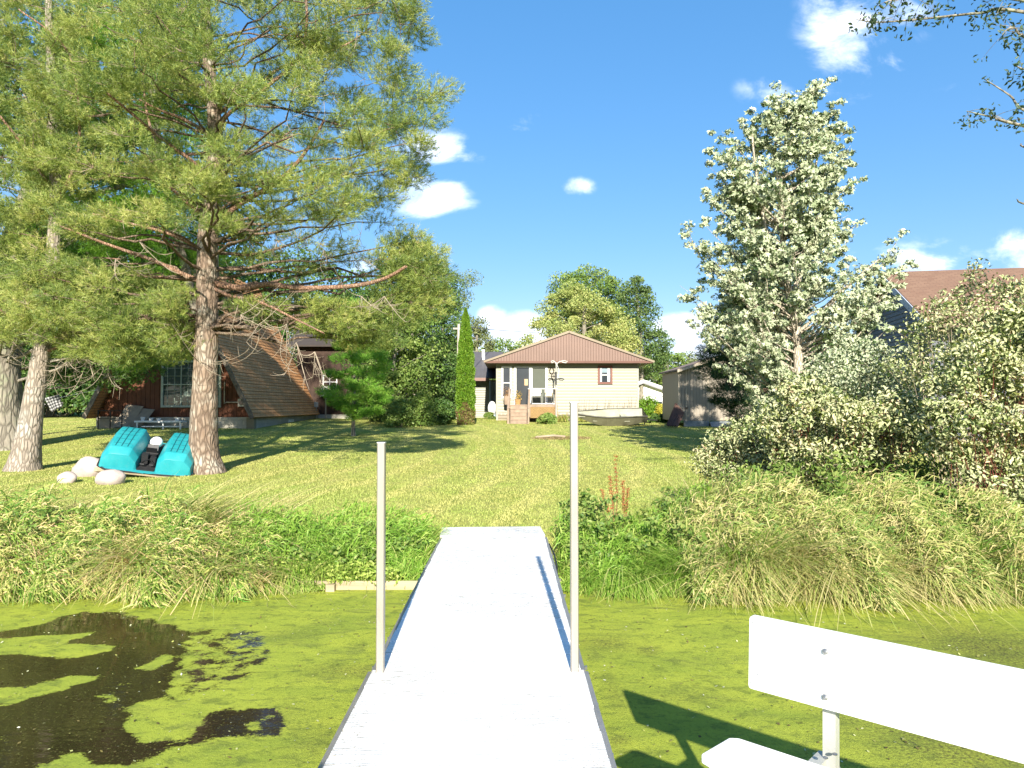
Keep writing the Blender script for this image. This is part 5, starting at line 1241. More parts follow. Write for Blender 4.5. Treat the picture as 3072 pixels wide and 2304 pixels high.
pine('pine_tree', 'young bright green pine standing alone on the lawn right of the brown cabin', 'tree', 28.0,
     [(763, 942, 9), (764, 880, 8), (768, 760, 6), (772, 650, 3)],
     [([(772, 640), (800, 700), (830, 760), (850, 860), (800, 905), (770, 915), (735, 905), (700, 860), (720, 780), (745, 700)], 50, 13, .34, 130, 1.0, m_leaf('young_pine_needle', [(0, (.11, .28, .03)), (.5, (.20, .42, .05)), (1, (.34, .52, .09))], trans=.3))],
     None, .13, .012, 11, BARK_GREY, limbmat=BARK_GREY, branchang=.05, trunk_k=8)
leaf_tree('leafy_tree', 'dense dark deciduous tree between the brown cabin and the slim column shrub', 'tree', 40.0,
     [(900, 905, 14), (895, 800, 13), (890, 620, 7)],
     [([(800, 640), (840, 560), (905, 525), (960, 590), (985, 690), (992, 780), (985, 895), (800, 905), (775, 800)], 90, 21, .85, 560, .9, None)],
     BARK_GREY, LEAF_DK, .155)
leaf_tree('leafy_tree', 'mid green sunlit tree between the dark deciduous tree and the young pine', 'tree', 36.5,
     [(850, 908, 10), (850, 800, 9), (860, 680, 5)],
     [([(800, 700), (830, 650), (880, 660), (935, 720), (940, 800), (900, 880), (800, 900), (780, 800)], 42, 20, .8, 300, .9, None)],
     BARK_GREY, LEAF_MD, .17)
leaf_tree('willow_tree', 'feathery grey green tree with thin drooping crown above and left of the column shrub', 'tree', 50.0,
     [(955, 900, 10), (955, 750, 9), (965, 620, 5)],
     [([(890, 610), (930, 575), (985, 590), (1020, 600), (1015, 640), (990, 680), (985, 760), (975, 880), (900, 880)], 55, 18, .8, 330, .8, None)],
     BARK_GREY, m_leaf('grey_green_leaf', [(0, (.10, .15, .05)), (.5, (.17, .23, .08)), (1, (.28, .33, .13))]), .2, asp=.3)
def bush(name, label, cat, x, y, Y, wpx, hpx, leaf, size, per=260, n=26, shape='diamond', dens=1, stem=None, up=.25, group=None, asp=.55, rscale=.32, z0=None):
    """rounded bush: pads spread over an ellipsoid; (x, y) is its base centre"""
    c = W2(x, y, Y); wm = wpx*K/2100*Y; hm = hpx*K/2100*Y; zb = float(gz(c[0], c[1])) if z0 is None else z0
    t = thing(name, label, cat, (c[0], c[1], zb), group=group)
    a = rng.uniform(0, 2*np.pi, n); ph = np.arccos(rng.uniform(-.2, 1, n)); r = rng.uniform(.55, 1, n)**.5
    P = np.stack([c[0]+wm/2*.8*np.cos(a)*np.sin(ph)*r, c[1]+wm/2*.8*np.sin(a)*np.sin(ph)*r, zb+hm*.12+hm*.78*np.clip(np.cos(ph), 0, 1)*r], -1)
    R = np.full(n, min(wm, hm)*rscale)*rng.uniform(.7, 1.3, n)
    A = np.repeat(np.array([[c[0], c[1], zb]]), n, 0)+rng.normal(0, .05*wm, (n, 3))*[1, 1, 0]; C = (A+P)/2+np.array([0, 0, .15*hm])
    V, F = tubes_np(bez(A, C, P, 6), np.linspace(.018, .006, 6)[None].repeat(n, 0), 4); o = link('stems', mesh_np('stems', V, F), stem or TWIG, t); o['kind'] = 'stuff'
    V, F, own, v = leafcloud(P, R, per, size, asp, up=up, flat=.85, shape=shape)
    link('foliage', mesh_np('foliage', V, F, var=np.clip(v*.7+rng.random(n)[own]*.3, 0, 1)), leaf, t); return t
bush('shrub', 'rounded green shrub at the foot of the dark trees, nearest to the young pine', 'shrub', 862, 905, 34, 60, 66, LEAF_MD, .12, n=24)
bush('shrub', 'light green shrub at the foot of the dark trees, middle of the row', 'shrub', 912, 905, 35, 56, 70, LEAF_MD, .12, n=22)
bush('shrub', 'low dark shrub at the foot of the dark trees, nearest to the column shrub', 'shrub', 955, 902, 36, 50, 60, LEAF_DK, .12, n=20)
# column arborvitae
def arbor():
    Y = 36.0; c = W2(1005.5, 920, Y); zb = float(gz(c[0], Y))-.02; zt = Z_(664*K, Y); H = zt-zb
    t = thing('arborvitae', 'tall slim columnar evergreen with a brown base left of the cottage', 'tree', (c[0], Y, zb))
    MB().tube([(c[0], Y, zb), (c[0], Y, zb+H*.9)], [.07, .02], 8).build('trunk', BARK_GREY, t)
    n = 36000; q = rng.random(n)**.85; z = zb+.03+q*H*.985
    rad = np.interp(q, [0, .04, .25, .5, .75, .92, 1.0], [.42, .47, .49, .45, .32, .16, .02])*(1+.06*np.sin(z*9+rng.normal(size=n)*.4)); a = rng.uniform(0, 2*np.pi, n)
    r = rad*rng.uniform(.72, 1.03, n); C = np.stack([c[0]+r*np.cos(a), Y+r*np.sin(a), z], -1)
    out = np.stack([np.cos(a), np.sin(a), .6+0*a], -1); T = norm(out*[.5, .5, 1.2]+rng.normal(size=(n, 3))*.35); B = norm(np.cross(T, rng.normal(size=(n, 3))))
    s = rng.uniform(.05, .11, n)[:, None]; V = np.stack([C-T*s*.5, C+B*s*.28, C+T*s*.7, C-B*s*.28], 1)
    br = (q*H < .95+.25*np.sin(a*3)) & (rng.random(n) < .8)
    for m, nm, mt in ((~br, 'crown', ARB), (br, 'brown_foliage', m_leaf('brown_dead_foliage', [(0, (.16, .10, .05)), (.6, (.28, .20, .09)), (1, (.2, .24, .06))]))):
        k = int(m.sum()); link(nm, mesh_np(nm, V[m].reshape(-1, 3), np.arange(4*k).reshape(-1, 4), var=rng.random(k)), mt, t)
arbor()
# trees behind the cottage
leaf_tree('maple_tree', 'yellow green maple rising right behind the cottage roof', 'tree', 56.0, [(1260, 880, 12), (1262, 760, 11), (1262, 660, 6)],
     [([(1158, 700), (1180, 660), (1195, 640), (1225, 618), (1262, 628), (1310, 655), (1345, 690), (1370, 735), (1350, 800), (1180, 800), (1190, 730)], 90, 18, .85, 560, .85, None)], BARK_GREY, LEAF_YG, .17)
leaf_tree('poplar_tree', 'broad green tree rising highest behind the cottage and the yellow green maple', 'tree', 66.0, [(1275, 880, 12), (1275, 740, 11), (1272, 620, 6)],
     [([(1188, 690), (1200, 640), (1205, 610), (1235, 585), (1275, 576), (1310, 590), (1335, 615), (1345, 660), (1350, 760), (1200, 760)], 85, 18, 1.0, 380, .8, None)], BARK_GREY, LEAF_MD, .24)
leaf_tree('cottonwood_tree', 'narrow dark green tree standing tallest right behind the cottage roof', 'tree', 62.0, [(1385, 880, 10), (1385, 760, 9), (1376, 640, 5)],
     [([(1350, 640), (1362, 606), (1385, 603), (1400, 630), (1410, 690), (1435, 720), (1445, 770), (1430, 800), (1340, 810), (1345, 700)], 80, 17, .95, 360, .8, None)], BARK_GREY, m_leaf('deep_green_leaf', [(0, (.06, .12, .035)), (.5, (.11, .18, .05)), (1, (.2, .26, .08))]), .22)
leaf_tree('leafy_tree', 'rounded tree behind the white garage and the right corner of the cottage', 'tree', 70.0, [(1440, 880, 10), (1440, 800, 9), (1440, 760, 5)],
     [([(1380, 800), (1400, 775), (1440, 755), (1470, 770), (1500, 800), (1510, 850), (1490, 880), (1380, 880)], 50, 17, 1.0, 340, .8, None)], BARK_GREY, LEAF_MD, .24)
leaf_tree('leafy_tree', 'pale small tree just above the left end of the grey shed roof', 'tree', 78.0, [(1492, 880, 6), (1492, 820, 5), (1492, 780, 4)],
     [([(1465, 800), (1480, 770), (1500, 765), (1515, 790), (1530, 830), (1520, 880), (1460, 880)], 26, 15, 1.0, 300, .8, None)], BARK_GREY, m_leaf('dusty_leaf', [(0, (.14, .19, .07)), (1, (.32, .33, .17))]), .24)
leaf_tree('leafy_tree', 'grey green tree behind the utility pole and the column shrub', 'tree', 66.0, [(1030, 880, 8), (1030, 800, 8), (1030, 720, 5)],
     [([(985, 720), (1005, 690), (1030, 690), (1050, 710), (1058, 750), (1050, 800), (1040, 870), (970, 870)], 42, 15, .9, 300, .8, None)], BARK_GREY, m_leaf('dusty_leaf', [(0, (.10, .15, .05)), (1, (.28, .30, .13))]), .22)
for k, (a, b, tp) in enumerate(((1048, 1125, 742), (1110, 1180, 728), (1165, 1215, 745))):
    leaf_tree('hedgerow_tree', ['low sunlit tree above the rear wing roof, left of three', 'low reddish green tree behind the left slope of the cottage roof, middle of three', 'low tree peeking over the left slope of the cottage roof, right of three'][k], 'tree', 74.0+k, [((a+b)/2, 880, 6), ((a+b)/2, 800, 5), ((a+b)/2, tp+20, 4)],
     [([(a-8, 880), (a-6, tp+20), ((a+b)/2, tp-4), (b+6, tp+16), (b+8, 880)], 36, 13, .95, 260, .8, None)], BARK_GREY, LEAF_YG if k == 1 else LEAF_MD, .24)
# the wood behind everything, one mass
def far_wood():
    n = 230; V_ = []; P = []; R = []
    for i in range(n):
        x = rng.uniform(-150, 150); y = rng.uniform(92, 118); h = rng.uniform(5.5, 9.0) if abs(x) < 60 else rng.uniform(7, 12)
        if -16 < x < -6: h = rng.uniform(3, 5)
        for k in range(4): P.append((x+rng.normal(0, 1.5), y, float(gz(x, y))+h*(.2+.22*k))); R.append(rng.uniform(1.6, 2.5))
    V, F, ow, v = leafcloud(np.array(P), np.array(R), 75, .62, .6, flat=.9)
    o = link('far_wood', mesh_np('far_wood', V, F, var=np.clip(v*.6+rng.random(len(P))[ow]*.4, 0, 1)), LEAF_MD); tag(o, 'distant belt of green woodland closing the view behind all the houses', 'wood', kind='stuff')
far_wood()
def left_wood():
    for k, (x, Y, top, w) in enumerate(((-60, 44, 560, 230), (110, 46, 500, 260), (300, 50, 480, 260), (480, 52, 520, 260), (640, 54, 540, 250), (760, 58, 590, 200))):
        leaf_tree('forest_tree', ['dark forest tree behind the two left trunks, at the picture edge', 'dark forest tree behind the clothesline', 'dark forest tree behind the left slope of the cabin', 'dark forest tree behind the cabin ridge', 'dark forest tree behind the cabin rear slope', 'dark forest tree behind the rear wing of the cabin'][k], 'tree', float(Y),
           [(x, 885, 16), (x, 760, 14), (x, top+60, 8)], [([(x-w*.5, 885), (x-w*.52, top+120), (x-w*.3, top+30), (x, top), (x+w*.3, top+40), (x+w*.52, top+130), (x+w*.5, 885)], 60, 26, 1.5, 300, .8, None)], BARK_GREY, LEAF_DK, .30, group='dark forest trees behind the cabin')
left_wood()
# hidden part of the wood at the right, behind the neighbour's house
for k, (x, Y, top, w) in enumerate(((1640, 60, 760, 160), (1800, 50, 720, 190))):
    leaf_tree('forest_tree', ['green tree behind the shed roof and the dark pine', 'green tree between the dark pine and the grey neighbour house'][k], 'tree', float(Y), [(x, 885, 12), (x, 800, 10), (x, top+40, 6)],
       [([(x-w*.5, 885), (x-w*.5, top+60), (x, top), (x+w*.5, top+60), (x+w*.5, 885)], 40, 20, 1.2, 260, .8, None)], BARK_GREY, LEAF_MD, .26)

# hedges between cottage and garage
YB = m_leaf('golden_leaf', [(0, (.30, .33, .03)), (.6, (.48, .45, .05)), (1, (.55, .48, .10))])
bush('hedge_bush', 'green rounded bush in front of the white garage, touching the cottage corner', 'bush', 1398, 898, 47, 52, 40, ARB, .12, n=26)
bush('golden_bush', 'golden yellow round bush in front of the white garage', 'bush', 1437, 898, 46, 40, 32, YB, .12, n=22)
bush('hedge_bush', 'small green bush beside the left edge of the grey shed', 'bush', 1460, 898, 45, 22, 36, ARB, .12, n=14)
bush('shrub', 'dark low shrub behind the stern of the jon boat', 'shrub', 1421, 906, 38, 46, 18, LEAF_DK, .11, n=22)
bh = thing('bird_house', 'small yellow box with a dark hole in the golden bush', 'bird house', tuple(W2(1452, 898, 44)))
c = W2(1452, 896, 44.0); MB().box(c[0]-.25, c[0]+.25, 44, 44.3, c[2]-.15, c[2]+.35).build('box', m_plain('yellow_box', (.42, .36, .08), .7), bh); MB().box(c[0]-.12, c[0]+.1, 43.98, 43.998, c[2]+.0, c[2]+.18).build('opening', M['dark'], bh)

# ---- silver maple at the right
def silver():
    Y = 17.5
    t, T, Tr = leaf_tree('silver_maple', 'tall silver maple with pale windblown leaves right of the grey shed', 'tree', Y,
     [(1722, 905, 22), (1724, 790, 19), (1718, 690, 17), (1700, 610, 15), (1690, 500, 12), (1686, 380, 8), (1700, 290, 5), (1715, 235, 3)],
     [([(1590, 260), (1614, 196), (1629, 200), (1644, 250), (1664, 190), (1700, 205), (1713, 250), (1754, 166), (1774, 170), (1798, 230), (1834, 240), (1848, 290), (1834, 330), (1884, 362), (1870, 400), (1810, 440), (1864, 480), (1766, 520), (1634, 470), (1562, 430), (1524, 350), (1546, 290)], 76, 17, .24, 31, .8, None),
      ([(1529, 340), (1590, 400), (1634, 470), (1810, 440), (1864, 480), (1878, 500), (1842, 560), (1898, 620), (1908, 590), (1958, 492), (1898, 530), (1994, 560), (1980, 585), (1898, 650), (1832, 640), (1700, 700), (1546, 690), (1444, 620), (1524, 600), (1512, 545), (1455, 495), (1502, 470)], 92, 18, .24, 31, .8, None),
      ([(1458, 610), (1546, 640), (1700, 660), (1886, 640), (1920, 690), (1974, 830), (1920, 900), (1700, 870), (1612, 860), (1546, 780), (1502, 720), (1480, 690)], 46, 24, .27, 31, .85, None)],
     BARK_PALE, LEAF_SM,   .098, shape='star', camside=.38, branchang=.85, flat=.55, twr=.004, spray=9,
     extra=[([(1700, 850), (1665, 780), (1640, 700), (1600, 640), (1570, 600)], 9, 4, -.5), ([(1690, 620), (1660, 520), (1640, 420), (1628, 330), (1625, 290)], 9, 3, -.4), ([(1705, 640), (1740, 560), (1750, 440), (1765, 340), (1770, 290)], 9, 3, .6), ([(1722, 720), (1790, 660), (1850, 600), (1900, 560)], 7, 3, -.4), ([(1700, 850), (1690, 800), (1660, 740)], 6, 3, .5)])
    return t
silver()
pine('pine_tree', 'dark bluish pine between the grey shed and the silver maple', 'tree', 25.0, [(1635, 935, 14), (1637, 850, 13), (1640, 720, 9), (1642, 495, 4)],
     [([(1640, 480), (1690, 560), (1730, 700), (1760, 800), (1760, 930), (1580, 935), (1545, 860), (1520, 770), (1550, 700), (1580, 640), (1610, 560)], 125, 17, .42, 150, 1.0, NEED3)],
     None, .13, .012, 11, BARK_GREY, limbmat=BARK_GREY, branchang=.05, trunk_k=8)

# ---- dogwood and other shrubs on the right bank
def shrub(name, label, polys, Y, basepx, nst, leaf, size, per, pr, stem, shape='fold', camside=.30, depth=.8, group=None, asp=.5, rmin=20, stemr=.008, flat=.8, up=.3):
    base = W2(basepx[0], basepx[1], Y); base[2] = max(float(gz(base[0], base[1])), 0)-.03
    t = thing(name, label, 'shrub', tuple(base), group=group)
    pads = np.concatenate([crown_pads(poly, Y, n, rmin, rng, depth) for poly, n in polys])
    pads[:, 1] = np.maximum(pads[:, 1], 7.6)
    n = len(pads); w = (polys[0][0] and 1)
    A = base+rng.normal(0, .28, (n, 3))*[1.6, .8, 0]; A[:, 0] = A[:, 0]*.55+pads[:, 0]*.45; A[:, 2] = np.maximum(gz(A[:, 0], A[:, 1]), 0)-.02
    C = A*.5+pads*.5; C[:, 2] += .12*(pads[:, 2]-A[:, 2]); C[:, :2] = A[:, :2]*.65+pads[:, :2]*.35
    V, F = tubes_np(bez(A, C, pads, 8), np.linspace(stemr, stemr*.4, 8)[None].repeat(n, 0), 4); o = link('stems', mesh_np('stems', V, F, smooth=True), stem, t); o['kind'] = 'stuff'
    R = np.full(n, pr)*rng.uniform(.65, 1.35, n)
    V, F, E = twigs(pads, R, 4, stemr*.45, rng); o = link('twigs', mesh_np('twigs', V, F), stem, t); o['kind'] = 'stuff'
    V, F, own, v = leafcloud(pads, R, per, size, asp, shape=shape, camside=camside, flat=flat, up=up)
    link('foliage', mesh_np('foliage', V, F, var=np.clip(v*.7+rng.random(n)[own]*.3, 0, 1)), leaf, t); return t
shrub('dogwood_shrub', 'low rounded dogwood at the left end of the right bank thicket', [([(1505, 1030), (1515, 980), (1560, 930), (1620, 905), (1690, 930), (1700, 1040), (1560, 1050)], 60)], 10.6, (1590, 1060), 20, LEAF_DW, .052, 170, .22, REDSTEM, rmin=14, asp=.42, stemr=.006)
shrub('dogwood_shrub', 'pale dogwood crest below the silver maple trunk', [([(1640, 920), (1680, 850), (1740, 815), (1800, 870), (1900, 880), (1960, 850), (2000, 880), (2000, 960), (1900, 1010), (1700, 1020)], 95)], 9.6, (1800, 1120), 30, LEAF_DW, .062, 165, .22, REDSTEM, rmin=15, asp=.42, stemr=.006)
shrub('green_shrub', 'green undergrowth shrub below the pale dogwood crest', [([(1560, 1030), (1700, 1000), (1900, 1000), (2050, 1000), (2060, 1120), (1700, 1110), (1580, 1090)], 60)], 9.3, (1800, 1150), 20, LEAF_DWG, .06, 100, .24, TWIG, rmin=18, camside=.2)
shrub('dogwood_shrub', 'tall red stemmed dogwood at the right edge above the pond', [([(2000, 850), (2060, 760), (2120, 700), (2230, 640), (2300, 700), (2300, 1180), (2120, 1130), (2060, 1000), (2000, 930)], 120)], 8.3, (2180, 1200), 30, LEAF_DW, .062, 150, .21, REDSTEM, rmin=20, asp=.45, stemr=.005)
shrub('green_shrub', 'broad leaved green shrub at the water in the right corner of the bank', [([(2000, 1050), (2100, 1100), (2300, 1080), (2300, 1250), (2150, 1240), (2050, 1180)], 50)], 8.0, (2170, 1255), 20, LEAF_DWG, .075, 95, .2, TWIG, rmin=18, camside=.2)
shrub('sapling', 'loose pale leaved saplings in front of the grey neighbour house', [([(1900, 800), (1960, 720), (2020, 650), (2080, 620), (2110, 560), (2130, 620), (2230, 590), (2300, 620), (2300, 800), (2100, 830), (2000, 850)], 100)], 12.5, (2080, 960), 30, LEAF_DW, .07, 80, .26, TWIG, rmin=19, stemr=.008)
shrub('viburnum_shrub', 'leafy green viburnum under the silver maple, in front of the grey siding', [([(1720, 860), (1760, 780), (1830, 740), (1900, 760), (1980, 830), (1990, 900), (1850, 900), (1740, 890)], 80)], 14.5, (1860, 960), 30, LEAF_SM, .07, 120, .3, TWIG, rmin=19)

# ---- overhanging branches top right
def overhang():
    Y = 7.6; tb = (9.2, 9.0, .35)
    t = thing('overhanging_tree', 'tree beyond the right edge whose thin twigs hang into the top right corner', 'tree', tb)
    rot_bark([tb, (9.1, 8.8, 3), (8.8, 8.4, 6), (8.4, 8.0, 9)], [.16, .14, .11, .06], 'trunk', BARK_GREY, t, 12, .05)
    LD = m_leaf('dusk_green_leaf', [(0, (.03, .06, .03)), (1, (.07, .11, .05))], trans=.1)
    paths = [[(2400, 20), (2212, 26), (2120, 28), (2000, 40), (1900, 48), (1850, 42)], [(2400, 60), (2250, 10), (2100, -5), (1950, -2), (1910, 5)], [(2400, 300), (2212, 272), (2150, 255), (2088, 240)], [(2400, 330), (2260, 260), (2180, 205), (2122, 168)], [(2400, 60), (2260, 90), (2190, 60), (2165, 75)], [(2400, 200), (2280, 160), (2215, 150), (2190, 140)], [(2400, 360), (2260, 330), (2205, 310)], [(2400, 480), (2260, 450), (2196, 430)]]
    C = []
    for i, p in enumerate(paths):
        P = [W2(x, y, Y+.25*math.sin(i*2.1+j*.6)) for j, (x, y) in enumerate(p)]; P[0] = np.array([8.9, 8.5, P[0][2]])
        rot_bark(P, np.linspace(.022, .004, len(P)), 'branch', BARK_GREY, t, 6, .03, 6, 0)
        for j in range(1, len(P)):
            dens = 7 if i not in (3, 6, 7) else 1
            for _ in range(dens):
                f = rng.random(); q = P[j-1]*(1-f)+P[j]*f; C.append(q)
    C = np.array([c for c in C]); E = C+rng.normal(size=C.shape)*[.14, .12, .09]-[0, 0, .03]
    V, F = tubes_np(bez(C, (C+E)/2+[0, 0, .03], E, 4), np.linspace(.004, .0015, 4)[None].repeat(len(C), 0), 3); o = link('twigs', mesh_np('twigs', V, F), BARK_GREY, t); o['kind'] = 'stuff'
    V, F, ow, v = leafcloud(E, np.full(len(E), .11), 9, .055, .45, shape='fold'); link('leaves', mesh_np('leaves', V, F, var=v), LD, t)['kind'] = 'stuff'
overhang()

# ------------------------------------------------------------------ pedal boat
def pedal_boat():
    m, nt, out = newmat('turquoise_plastic')
    n = noise_(nt, 2.5, 5, .6); n2 = noise_(nt, 14, 4, .7, sc=(1, .3, 1))
    c = mixc(nt, ramp(nt, n, [(.35, 0), (.7, .6)]).outputs[0], (.012, .235, .27), (.04, .33, .36)); c = mixc(nt, ramp(nt, n2, [(.55, 0), (.75, .35)]).outputs[0], c, (.10, .24, .25))
    pbsdf(nt, out, c, .38, 0, .4, bump=n, bstr=.1); TQ = m
    bpx = (438, 1028)
    c0 = W2(312, 1043, 15.0); zg = float(gz(c0[0], 15.0))
    t = thing('pedal_boat', 'turquoise pedal boat turned upside down on the lawn beside the tall pine', 'boat', (0, 0, 0))
    # local: x across, y away from viewer, z up (bottom of the hulls is up)
    def loft(secs, name, mat, parent, smooth=False):
        k = len(secs[0]); mb = MB(); 
        for s in secs: mb.v += [tuple(p) for p in s]
        for i in range(len(secs)-1):
            for j in range(k): a = i*k+j; b = i*k+(j+1) % k; mb.f.append((a, b, b+k, a+k))
        mb.f.append(tuple(range(k-1, -1, -1))); mb.f.append(tuple(range((len(secs)-1)*k, len(secs)*k)))
        return mb.build(name, mat, parent, smooth=smooth)
    WORLD_GEO[0] = False
    # deck flange with a rounded left side
    out_ = [(-1.02, .1), (-1.06, .45), (-1.08, .9), (-1.03, 1.35), (-.86, 1.62), (-.55, 1.72), (.55, 1.72), (.9, 1.6), (1.05, 1.3), (1.08, .6), (1.03, .12), (.85, -.06), (.3, -.1), (-.3, -.1), (-.82, -.08)]
    mb = MB().prism([(x, y, 0) for x, y in out_], (0, 0, .035)); mb.build('deck_flange', TQ, t)
    mb = MB().tube([(x*1.01, y*1.005, .017) for x, y in out_+out_[:1]], .028, 6); mb.build('rubber_rim', M['dark'], t)
    for s, L_ in ((-1, 1.0), (1, 1.0)):
        cx = s*.60; secs = []
        for y, wb, wt, h in ((.0, .36, .20, .10), (.05, .40, .22, .36), (.22, .42, .25, .47), (.9, .44, .29, .52), (1.35, .42, .28, .50), (1.58, .36, .22, .38), (1.66, .28, .16, .12)):
            b = .05
            secs.append([(cx-wb, y, .03), (cx-wb*.93, y, h*.55), (cx-wt, y, h-b*.4), (cx-wt+b, y, h), (cx+wt-b, y, h), (cx+wt, y, h-b*.4), (cx+wb*.93, y, h*.55), (cx+wb, y, .03)])
        hull = loft(secs, 'pontoon', TQ, t); bv = hull.modifiers.new('round', 'BEVEL'); bv.width = .035; bv.segments = 3; bv.limit_method = 'ANGLE'; bv.angle_limit = .35; hull.data.polygons.foreach_set('use_smooth', np.ones(len(hull.data.polygons), bool))
        mb = MB()                                             # grid of moulded grooves on the bottom
        for k in range(3): x = cx-.12+k*.12; mb.box(x-.009, x+.009, .30, 1.42, .47, .526)
        hz = lambda y: np.interp(y, [.22, .9, 1.35], [.47, .52, .50])
        mb = MB()
        for k in range(3):
            x = cx-.13+k*.13; ys = np.linspace(.26, 1.40, 7)
            for a, b_ in zip(ys[:-1], ys[1:]): mb.prism([(x-.009, a, hz(a)+.001), (x+.009, a, hz(a)+.001), (x+.009, b_, hz(b_)+.001), (x-.009, b_, hz(b_)+.001)], (0, 0, .006))
        for k in range(5): y = .40+k*.22; mb.box(cx-.20, cx+.20, y-.003, y+.003, hz(y)+.002, hz(y)+.006)
        mb.build('moulded_ribs', m_plain('dark_teal_groove', (.006, .085, .11), .5), hull, kind='stuff')
        # soft bevel line of the near end
    MB().box(-.19, .19, .02, 1.60, .03, .06).build('centre_well', M['dark'], t)
    w = MB().tube([(-.14, .62, .22), (.14, .62, .22)], .035, 8).build('paddle_wheel', M['black_metal'], t)
    for k in range(6):
        a = k*math.pi/3; MB().box(-.12, .12, -.012, .012, 0, .2)
        MB().prism([(-.12, .62-.01, .22), (.12, .62-.01, .22), (.12, .62+.01, .22), (-.12, .62+.01, .22)], (0, .2*math.cos(a), .2*math.sin(a))).build('paddle', M['dark'], w)
    MB().tube([(-.17, .20, .10), (-.05, .16, .22), (.05, .22, .24), (.16, .18, .12)], .016, 6).build('crank', M['black_metal'], t)
    for s in (-1, 1): MB().bbox(s*.1-.045, s*.1+.045, .12, .2, .12, .15).build('pedal', M['dark'], t)
    MB().box(-.16, -.02, .3, .44, .05, .3).box(.03, .15, .28, .40, .05, .24).build('gear_housing', M['dark'], t)
    MB().ball((0, 1.0, .34), (.15, .17, .13), 12, 8).build('white_float', M['white_trim'], t, smooth=True)
    MB().prism([(-.98, -.12, -.02), (1.0, -.14, -.02), (1.0, -.10, -.02), (-.98, -.08, -.02)], (0, 0, .03)).build('wood_strip', M['timber'], t)
    WORLD_GEO[0] = True
    t.location = (c0[0], 15.0, zg+.10); t.rotation_euler = (math.radians(20), math.radians(8), math.radians(16)); t.scale = (.9, .9, .95)
    # rocks under and beside it
    RK = m_plain('pale_pinkish_rock', (.42, .35, .32), .85, var=.25, scale=4, bstr=.5)
    for (x, y, w_, h_, lab) in ((144, 1050, 40, 30, 'small pale rock, leftmost of the rocks beside the pedal boat'), (194, 1028, 66, 52, 'largest rock, flat and pinkish, under the left corner of the pedal boat'), (238, 1050, 64, 40, 'long cream rock in front of the left corner of the pedal boat'), (470, 1112, 40, 26, 'grey stone half hidden in the bank grass at the water edge, below the pine')):
        Y = {144: 14.2, 194: 15.3, 238: 14.0}.get(x, 9.0); c = W2(x, y, Y); r = np.array([w_/2, w_/2.6, h_/2])*K/2100*Y; mb = MB().ball((0, 0, 0), 1.0, 16, 11)
        mb.v = [tuple(np.array(v)*r*(1+.16*mnoise.noise(Vector(v)*1.3+Vector((x, 0, 0))))+np.array([c[0], Y, float(gz(c[0], Y))+r[2]*.55])) for v in mb.v]
        tag(link('rock', mb.mesh('rock', True), RK), lab, 'rock', group='rocks at the pedal boat' if y < 1100 else None)
    MB_ = MB().box(c0[0]-1.15, c0[0]-.55, 15.1, 15.3, zg+.12, zg+.2); tag(link('wood_block', MB_.mesh('wood_block'), M['timber']), 'short wooden block tucked under the left side of the pedal boat', 'block')
pedal_boat()

